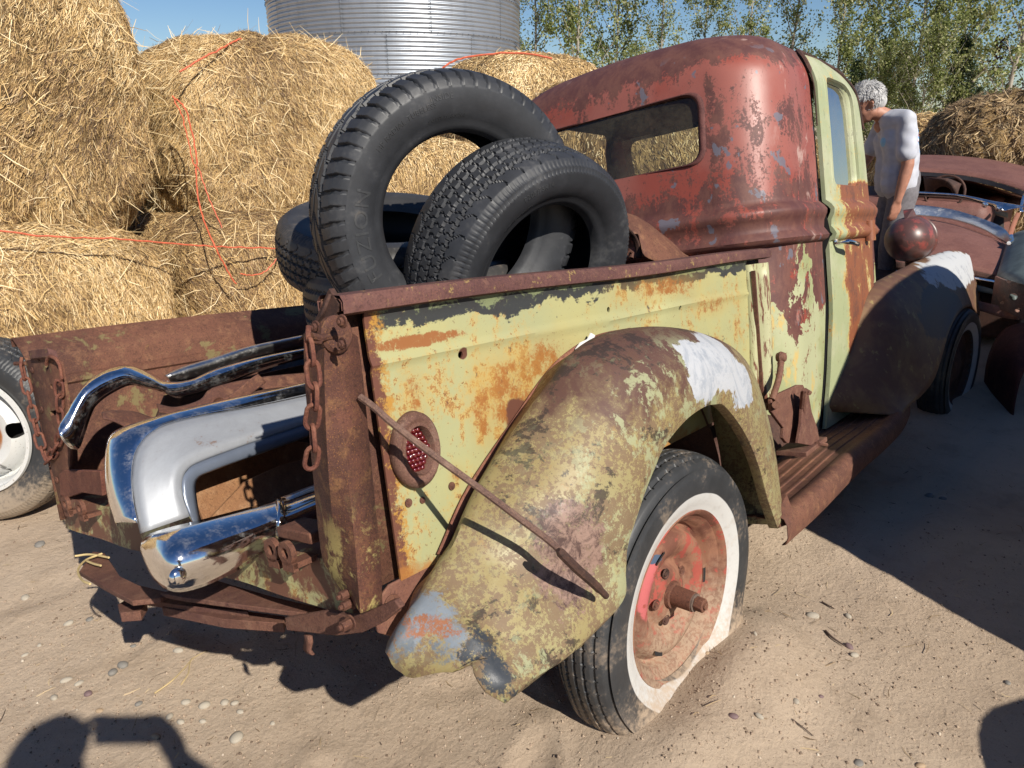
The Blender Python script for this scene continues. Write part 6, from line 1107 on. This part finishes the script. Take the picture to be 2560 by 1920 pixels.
cs('dash_chrome', [(2195, 478, 6.75), (2270, 478, 6.65), (2390, 485, 6.45), (2480, 502, 6.25), (2520, 508, 6.15), (2580, 518, 6.0)], [(2195, 490, 6.75), (2270, 490, 6.65), (2390, 496, 6.45), (2470, 514, 6.25), (2490, 524, 6.2), (2510, 528, 6.1), (2580, 536, 6.0)][:6], CHR, bulge=(-0.02, 0, 0.012))
cs('rear_shelf', [(2195, 452, 8.2), (2300, 450, 8.1), (2400, 458, 8.0), (2560, 488, 7.6)], [(2195, 478, 7.9), (2300, 478, 7.8), (2400, 488, 7.6), (2560, 516, 7.2)], BOARD)
cs('instrument_hood', [(2308, 440, 6.9), (2330, 444, 6.7), (2370, 446, 6.6), (2404, 460, 6.6)], [(2318, 500, 6.8), (2345, 470, 6.7), (2372, 470, 6.6), (2392, 500, 6.6)], RUSTK, bulge=(-0.04, 0, 0.02))
a = np.linspace(0, 2 * PI, 25)[:-1]; sc_ = at(2362, 482, 6.9) - SB; MB().tube([sc_ + [0.05 * math.sin(w), 0.16 * math.cos(w), 0.15 * math.sin(w)] for w in a], 0.012, 8, closed=True).build('steering_wheel', RUSTK, car)
cs('seat_back', [(2195, 470, 7.4), (2330, 500, 7.3), (2420, 515, 7.1), (2510, 545, 6.9)], [(2195, 560, 7.3), (2330, 580, 7.1), (2420, 590, 6.9), (2510, 620, 6.7)], DKIN)
cs('seat_trim', [(2420, 512, 7.0), (2450, 517, 6.95), (2520, 532, 6.8)], [(2420, 522, 7.0), (2450, 528, 6.95), (2520, 545, 6.8)], plain('cream_vinyl', (0.35, 0.30, 0.18), 0.6), k=4)
cs('cowl', [(2195, 510, 6.55), (2280, 514, 6.45), (2380, 528, 6.25), (2470, 556, 6.0), (2520, 585, 5.85)], [(2195, 560, 6.2), (2280, 545, 6.1), (2380, 562, 5.95), (2470, 592, 5.75), (2515, 610, 5.65)], CARB, bulge=(0, 0, 0.02))
cs('bonnet', [(2195, 552, 6.2), (2280, 544, 6.1), (2380, 560, 5.95), (2470, 592, 5.75), (2524, 612, 5.65)], [(2240, 655, 5.1), (2330, 660, 5.05), (2400, 668, 4.98), (2460, 682, 4.9), (2500, 690, 4.85)], CARB, bulge=(0, 0, 0.06), k=14)
cs('bonnet_front', [(2240, 655, 5.1), (2330, 660, 5.05), (2400, 668, 4.98), (2460, 682, 4.9), (2500, 690, 4.85)], [(2240, 672, 5.1), (2330, 676, 5.05), (2400, 684, 4.98), (2460, 696, 4.9), (2500, 700, 4.85)], RUSTK, k=4)
cs('chrome_lip', [(2240, 676, 5.07), (2330, 680, 5.02), (2400, 686, 4.95), (2460, 696, 4.87), (2500, 703, 4.82)], [(2240, 682, 5.07), (2330, 686, 5.02), (2400, 692, 4.95), (2460, 702, 4.87), (2500, 709, 4.82)], CHR, k=4)
cs('fender_top', [(2524, 592, 5.6), (2545, 580, 5.5), (2580, 575, 5.3), (2640, 600, 5.0)], [(2492, 690, 4.8), (2520, 700, 4.6), (2570, 715, 4.4), (2640, 740, 4.3)], CARG, bulge=(0, 0, 0.04))
cs('wing_inner', [(2524, 592, 5.62), (2510, 640, 5.2), (2492, 690, 4.85)], [(2518, 640, 5.7), (2505, 700, 5.3), (2488, 760, 4.95)], RUSTK, k=4)
o = cs('radiator_support', [(2490, 690, 4.75), (2515, 700, 4.6), (2550, 705, 4.5), (2620, 720, 4.4)], [(2478, 770, 4.85), (2510, 775, 4.7), (2540, 790, 4.6), (2620, 830, 4.5)], rusty('pale_rust', (0.20, 0.10, 0.08), (0.13, 0.12, 0.11), (0.32, 0.19, 0.14)), solid=0.01, k=6); apply_mods(o); c = MB()
for u, v, r in ((2522, 681 + 22, 0.012), (2546, 680 + 24, 0.012), (2533, 742, 0.022), (2505, 757, 0.011), (2545, 775, 0.014)): p = at(u, v, 4.6) - SB; f_ = ray(u, v); c.tube([p - f_ * 0.3, p + f_ * 0.5], r, 14)
cut(o, c)
cs('grille_bar', [(2380, 705, 4.98), (2440, 712, 4.95), (2500, 728, 4.85), (2540, 740, 4.75)], [(2380, 722, 4.98), (2440, 728, 4.95), (2500, 740, 4.85), (2540, 752, 4.75)], CARG, solid=0.03, k=4)
cs('grille_bar', [(2380, 748, 4.9), (2440, 752, 4.85), (2500, 765, 4.75), (2545, 775, 4.65)], [(2380, 768, 4.9), (2440, 775, 4.85), (2500, 792, 4.75), (2545, 800, 4.65)], rusty('salmon_rust', (0.28, 0.13, 0.10), (0.20, 0.11, 0.09), (0.36, 0.24, 0.18)), solid=0.03, k=4)
cs('windscreen_post', [(2540, 530, 6.05), (2528, 560, 6.0), (2516, 595, 5.9)], [(2552, 534, 6.05), (2540, 562, 6.0), (2528, 600, 5.9)], rusty('post_salmon', (0.28, 0.11, 0.07), (0.22, 0.09, 0.06)), k=3)
cs('windscreen_post', [(2558, 484, 6.45), (2552, 505, 6.3), (2548, 528, 6.1)], [(2568, 488, 6.45), (2562, 508, 6.3), (2558, 530, 6.1)], CHR, k=3)
cs('side_fender', [(2462, 1045, 4.7), (2460, 960, 4.7), (2474, 880, 4.7), (2515, 820, 4.75), (2600, 800, 4.9)], [(2530, 1080, 4.3), (2540, 1000, 4.3), (2560, 930, 4.3), (2600, 880, 4.35), (2660, 860, 4.5)], rusty('deep_red_rust', (0.06, 0.018, 0.016), (0.10, 0.03, 0.024), (0.14, 0.05, 0.04)), bulge=(-0.08, -0.03, 0.06), k=14)
MB().box((-0.1, 0.4, 0.18), (1.3, 0.85, 0.16)).build('chassis', RUSTK, car, bevel=0.03); MB().box((1.6, 1.0, 0.42), (0.9, 0.9, 0.30)).build('rear_body', CARB, car, bevel=0.1)
for u, v in ((2462, 512), (2497, 522)): p = at(u, v, 6.15) - SB; MB().lathe([(0.0, -0.02), (0.018, -0.015), (0.024, 0.0)], 14, 0, p).build('wiper_boss', CHR, car)
tr = empty('chrome_trim_strip'); tag(tr, 'curved chrome trim strip lying loose on the rusted bonnet', 'trim strip')
strip('trim', W3([(2245, 516, 6.0), (2300, 513, 5.95), (2380, 524, 5.85), (2450, 545, 5.7), (2505, 568, 5.55), (2528, 592, 5.35)]), W3([(2245, 540, 5.98), (2300, 540, 5.93), (2380, 550, 5.82), (2450, 572, 5.66), (2500, 600, 5.5), (2524, 614, 5.33)]), CHD, tr, (0, 0, 0.015), prof=lambda t: math.sin(PI * t))
MB().tube(W3([(2528, 590, 5.35), (2530, 604, 5.25), (2522, 608, 5.2)]), 0.014, 8).build('trim_end', CHR, tr)
car2 = empty('tan_car_roof', (13.3, -1.6, 0.0)); tag(car2, 'sliver of a tan and orange car roof behind the brown saloon, at the right edge', 'car')
strip('roof', W3([(2420, 404, 11), (2450, 388, 11), (2500, 383, 11), (2600, 386, 11)]) - [13.3, -1.6, 0], W3([(2440, 420, 9.8), (2480, 424, 9.8), (2540, 430, 9.8), (2640, 440, 9.8)]) - [13.3, -1.6, 0], rusty('orange_car_paint', (0.34, 0.12, 0.06), (0.42, 0.20, 0.10), (0.26, 0.10, 0.06)), car2, (0, 0, 0.05))
strip('roof_pillar', W3([(2560, 388, 9.9), (2535, 405, 9.8), (2505, 425, 9.7)]) - [13.3, -1.6, 0], W3([(2572, 390, 9.9), (2547, 408, 9.8), (2520, 430, 9.7)]) - [13.3, -1.6, 0], plain('blue_grey_pillar', (0.12, 0.15, 0.2), 0.4), car2, k=3)
MB().box((0.6, 0.3, 0.5), (1.6, 0.8, 0.42)).build('body', CARB, car2, bevel=0.12)

# ================================================================== OLD SEDAN PARKED JUST OUTSIDE THE FRAME (its shadow falls on door and ground)
nb = empty('parked_sedan', (0, 0, 0)); tag(nb, 'old rounded sedan parked just right of the picture, throwing the big shadow', 'car')
prof_ = [(1.36, 0.30), (1.38, 0.55), (1.42, 0.85), (1.455, 1.10), (1.49, 1.28), (1.63, 1.41), (1.85, 1.51), (2.19, 1.71), (2.50, 1.86), (3.0, 1.90), (3.6, 1.86), (4.0, 1.60), (4.3, 1.22), (5.6, 1.12), (5.85, 0.9), (5.9, 0.35)]
P_ = catmull([(x, 0, z) for x, z in prof_], 3)[:, [0, 2]]; m = MB(); ring = []
for y, s in ((-2.15, 0.0), (-2.08, 0.0), (-2.13, 0.03), (-2.35, 0.10)): pass
G = [[(x + (2.9 - x) * s * 0.6, y, z * (1 - s * 0.35) + (0.3 * s * 0.35)) for x, z in P_] for y, s in ((-2.16, 0.10), (-2.10, 0.02), (-2.14, 0.0), (-2.5, -0.02), (-3.2, -0.02), (-3.55, 0.0), (-3.6, 0.02), (-3.55, 0.1))]
m.grid(G)
for g_ in (G[0], G[-1]): n0 = m.n; m.v.append(np.array(g_)); m.n += len(g_); m.f.append(tuple(range(n0, n0 + len(g_))))
m.build('body', CARB, nb, solid=0.005)
def blob_fender(x0, y): 
    m = MB(); A = np.linspace(-0.15, PI + 0.15, 20); m.grid([[(x0 + 0.37 * math.cos(a) * s, y + w, 0.24 + 0.42 * math.sin(a) * s) for w, s in ((0.15, 0.9), (0.05, 1.05), (-0.08, 1.08), (-0.2, 1.05), (-0.27, 0.9), (-0.28, 0.72))] for a in A]); return m
for x0, y in ((0.98, -2.28), (5.0, -2.25)): blob_fender(x0, y).build('fender', CARB, nb, solid=0.005)
for x0 in (0.98, 5.0): MB().lathe([(0.001, -0.09), (0.20, -0.09), (0.32, -0.07), (0.33, 0.0), (0.32, 0.07), (0.001, 0.09)], 32, 1, (x0, -2.28, 0.335)).build('wheel', RUBD, nb)
MB().prism([(2.3, -2.095, 1.2), (3.5, -2.095, 1.2), (3.4, -2.095, 1.65), (2.5, -2.095, 1.65)], (0, 0.01, 0)).build('side_window', BLACK, nb)

# ================================================================== PEBBLES, TWIGS, STRAW ON THE SAND
PEB = [plain('pale_pebble', (0.37, 0.325, 0.26), 0.85), plain('grey_pebble', (0.19, 0.175, 0.155), 0.7), plain('ochre_pebble', (0.38, 0.27, 0.17), 0.7), plain('purple_pebble', (0.17, 0.11, 0.11), 0.7)]
pm = []
for k in range(4):
    bm = bmesh.new(); bmesh.ops.create_icosphere(bm, subdivisions=2, radius=1.0); me = bpy.data.meshes.new('pebble'); bm.to_mesh(me); bm.free()
    V = np.empty(len(me.vertices) * 3); me.vertices.foreach_get('co', V); V = V.reshape(-1, 3); V *= (1 + 0.16 * sines(V, 200 + k, 5, 1.6))[:, None]; me.vertices.foreach_set('co', V.ravel()); finish(me, PEB[k], True, 180); pm.append(me)
PEBW = ['pale', 'grey', 'ochre', 'purple brown']
def peb_place(u, v):
    if u > 1600:
        if 1700 < u < 1800 and v > 1560: return 'in the little cluster at the foot of the whitewall rim'
        if v < 1200: return 'in the dark shade below the running board'
        if v < 1560: return 'on the lit sand beyond the flat tyre, near the short straight twig'
        if v > 1880: return 'on the very bottom edge of the photo right of the flat tyre'
        return 'on open sand right of the flat tyre' if u > 2000 else 'on the sand just in front of the flat tyre'
    if u > 1300: return 'between the torn fender tip and the flat tyre'
    if v < 1560: return 'at the left edge below the spare wheel'
    if u < 260: return 'left, close above the shadow of the photographer' if v > 1640 else 'left of the dark shadow under the truck tail'
    if u < 360: return 'in a tight pair right under the bumper iron shadow' if v < 1700 else 'at the rim of the shadow of the photographer'
    return 'beside the forked dry weed stem' if v < 1700 else ('lowest of the scatter near the bottom edge' if v > 1810 else 'in the scatter below the forked dry weed stem')
pl = [(60, 1480, 15, 0), (98, 1355, 14, 1), (170, 1550, 13, 0), (162, 1690, 15, 0), (195, 1698, 12, 0), (133, 1735, 14, 0), (280, 1672, 16, 1), (305, 1655, 15, 1), (462, 1745, 14, 0), (510, 1752, 18, 0), (445, 1618, 14, 0), (590, 1835, 20, 0), (388, 1828, 14, 2), (422, 1780, 12, 0), (450, 1793, 13, 0), (505, 1790, 12, 0), (560, 1745, 13, 0), (585, 1748, 12, 0), (600, 1770, 11, 0), (222, 1540, 11, 1), (345, 1750, 11, 1), (245, 1765, 10, 2), (218, 1725, 13, 3), (680, 1800, 8, 0),
      (2032, 1540, 16, 0), (2120, 1537, 13, 0), (2135, 1642, 12, 0), (2122, 1620, 14, 3), (1985, 1787, 10, 0), (1892, 1836, 12, 0), (1828, 1843, 13, 3), (2145, 1915, 13, 1), (2300, 1917, 14, 2), (1881, 1642, 7, 0), (2340, 1150, 14, 1), (2375, 1155, 10, 1), (1786, 1577, 9, 0), (1756, 1652, 10, 2), (1740, 1668, 12, 0), (1732, 1686, 9, 0), (1722, 1690, 8, 0), (1765, 1665, 8, 2), (1445, 1745, 9, 2), (96, 1602, 8, 0), (60, 1625, 9, 0), (330, 1600, 8, 1), (2520, 1700, 9, 1), (2050, 1760, 7, 3)]
for u, v, s, k in pl:
    p = W(u, v, 2, 0.012); dpt = (p - CAM) @ CF; r = s * dpt / FPX * 0.85; o = link('pebble', pm[k]); p[2] = float(gz(p[0], p[1])) + r * 0.06; o.location = p; o.scale = (r * random.uniform(0.9, 1.25), r * random.uniform(0.7, 1.0), r * 0.62); o.rotation_euler = (random.uniform(-.2, .2), random.uniform(-.2, .2), random.uniform(0, 6))
    side = 'right of the flat tyre' if u > 1600 else 'in front of the truck tail'
    tag(o, f'{"larger" if s > 14 else "small" if s > 10 else "tiny"} {PEBW[k]} pebble {peb_place(u, v)}', 'pebble', f'{PEBW[k]} pebbles {side}')
n = 42000; q = RNG.random(n); X = 0.4 + RNG.uniform(-1.4, 1.9, n) * (0.6 + 0.9 * q ** 2); Y = -0.3 + RNG.uniform(-1.5, 1.9, n) * (0.6 + 0.8 * q ** 2); Z = gz(X, Y); s = 0.0011 + 0.0045 * RNG.random(n) ** 6
ico = np.array([[1, 0, 0], [-1, 0, 0], [0, 1, 0], [0, -1, 0], [0, 0, 1], [0, 0, -1]], float); fo = np.array([[0, 2, 4], [2, 1, 4], [1, 3, 4], [3, 0, 4], [2, 0, 5], [1, 2, 5], [3, 1, 5], [0, 3, 5]])
V = np.stack([X, Y, Z + s * 0.05], -1)[:, None] + ico[None] * s[:, None, None] * RNG.uniform(0.6, 1.3, (n, 6, 1)); F = (np.arange(n)[:, None, None] * 6 + fo[None]).reshape(-1, 3)
o = link('gravel', fast_mesh('gravel', V.reshape(-1, 3), F, tint_mat('gravel_grit', [(0, (0.12, 0.085, 0.06)), (0.35, (0.27, 0.20, 0.145)), (0.93, (0.36, 0.275, 0.20)), (1, (0.48, 0.42, 0.34))], 0.9), np.repeat(RNG.random(n), 6), True)); tag(o, 'fine grit and crumbs of earth scattered over the sand', 'gravel', kind='stuff')
k = 2600; X = np.concatenate([RNG.uniform(-0.9, 4.5, k), RNG.normal(0.35, 0.5, 1500)]); Y = np.concatenate([RNG.uniform(-1.8, 2.2, k), RNG.normal(2.2, 0.25, 1500)]); P = np.stack([X, Y, gz(X, Y) + 0.002], -1); k = len(P)
ob = strands('straw_litter', P, np.tile([0, 0, 1.0], (k, 1)), RNG.normal(0, 1, (k, 3)), RNG.uniform(0.01, 0.07, k) * RNG.random(k) ** 0.7, RNG.uniform(0.0012, 0.003, k), tint_mat('litter', [(0, (0.06, 0.04, 0.03)), (0.5, (0.26, 0.18, 0.10)), (1, (0.50, 0.39, 0.24))], 0.8), None, 0.08); tag(ob, 'bits of straw and stem scattered on the sand', 'straw')
TW = plain('twig_bark', (0.10, 0.065, 0.05), 0.9)
def twig(label, L, r=0.003, mat=TW):
    P = np.array([W(u, v, 2, 0.008) for u, v in L]); P[:, 2] = gz(P[:, 0], P[:, 1]) + r + 0.003 * np.arange(len(P)) % 0.004; tag(MB().tube(catmull(P, 4), np.linspace(r, r * 0.5, (len(P) - 1) * 4 + 1), 6).build('twig', mat), label, 'twig')
twig('dark curved twig on the sand right of the flat tyre', [(2062, 1585), (2080, 1605), (2110, 1625)], 0.004)
twig('thin dark twig near the bottom, right of the flat tyre', [(1975, 1832), (2000, 1845), (2030, 1860)], 0.002)
twig('short straight dark twig on the sand beside the pale stone', [(2055, 1505), (2085, 1525)], 0.003)
TAN = plain('dry_stem', (0.45, 0.34, 0.17), 0.8)
twig('dry forked weed stem on the sand below the truck tail', [(385, 1728), (430, 1700), (462, 1665), (480, 1640)], 0.0025, TAN)
twig('dry weed stem crossing the forked one below the truck tail', [(452, 1705), (470, 1680), (478, 1645), (515, 1625)], 0.002, TAN)
m = MB()
for L in ([(188, 1390), (225, 1386), (272, 1394)], [(255, 1384), (215, 1400), (195, 1425), (205, 1450), (225, 1460)], [(218, 1403), (235, 1410), (252, 1414)]): m.tube(catmull(TP(L, 2, 0.272), 5), 0.0028, 6)
tag(m.build('loose_twine', plain('cream_cord', (0.55, 0.42, 0.2), 0.7)), 'frayed cream cord caught on the left end of the bumper iron', 'cord'); bpy.data.objects['loose_twine'].matrix_world = TMAT
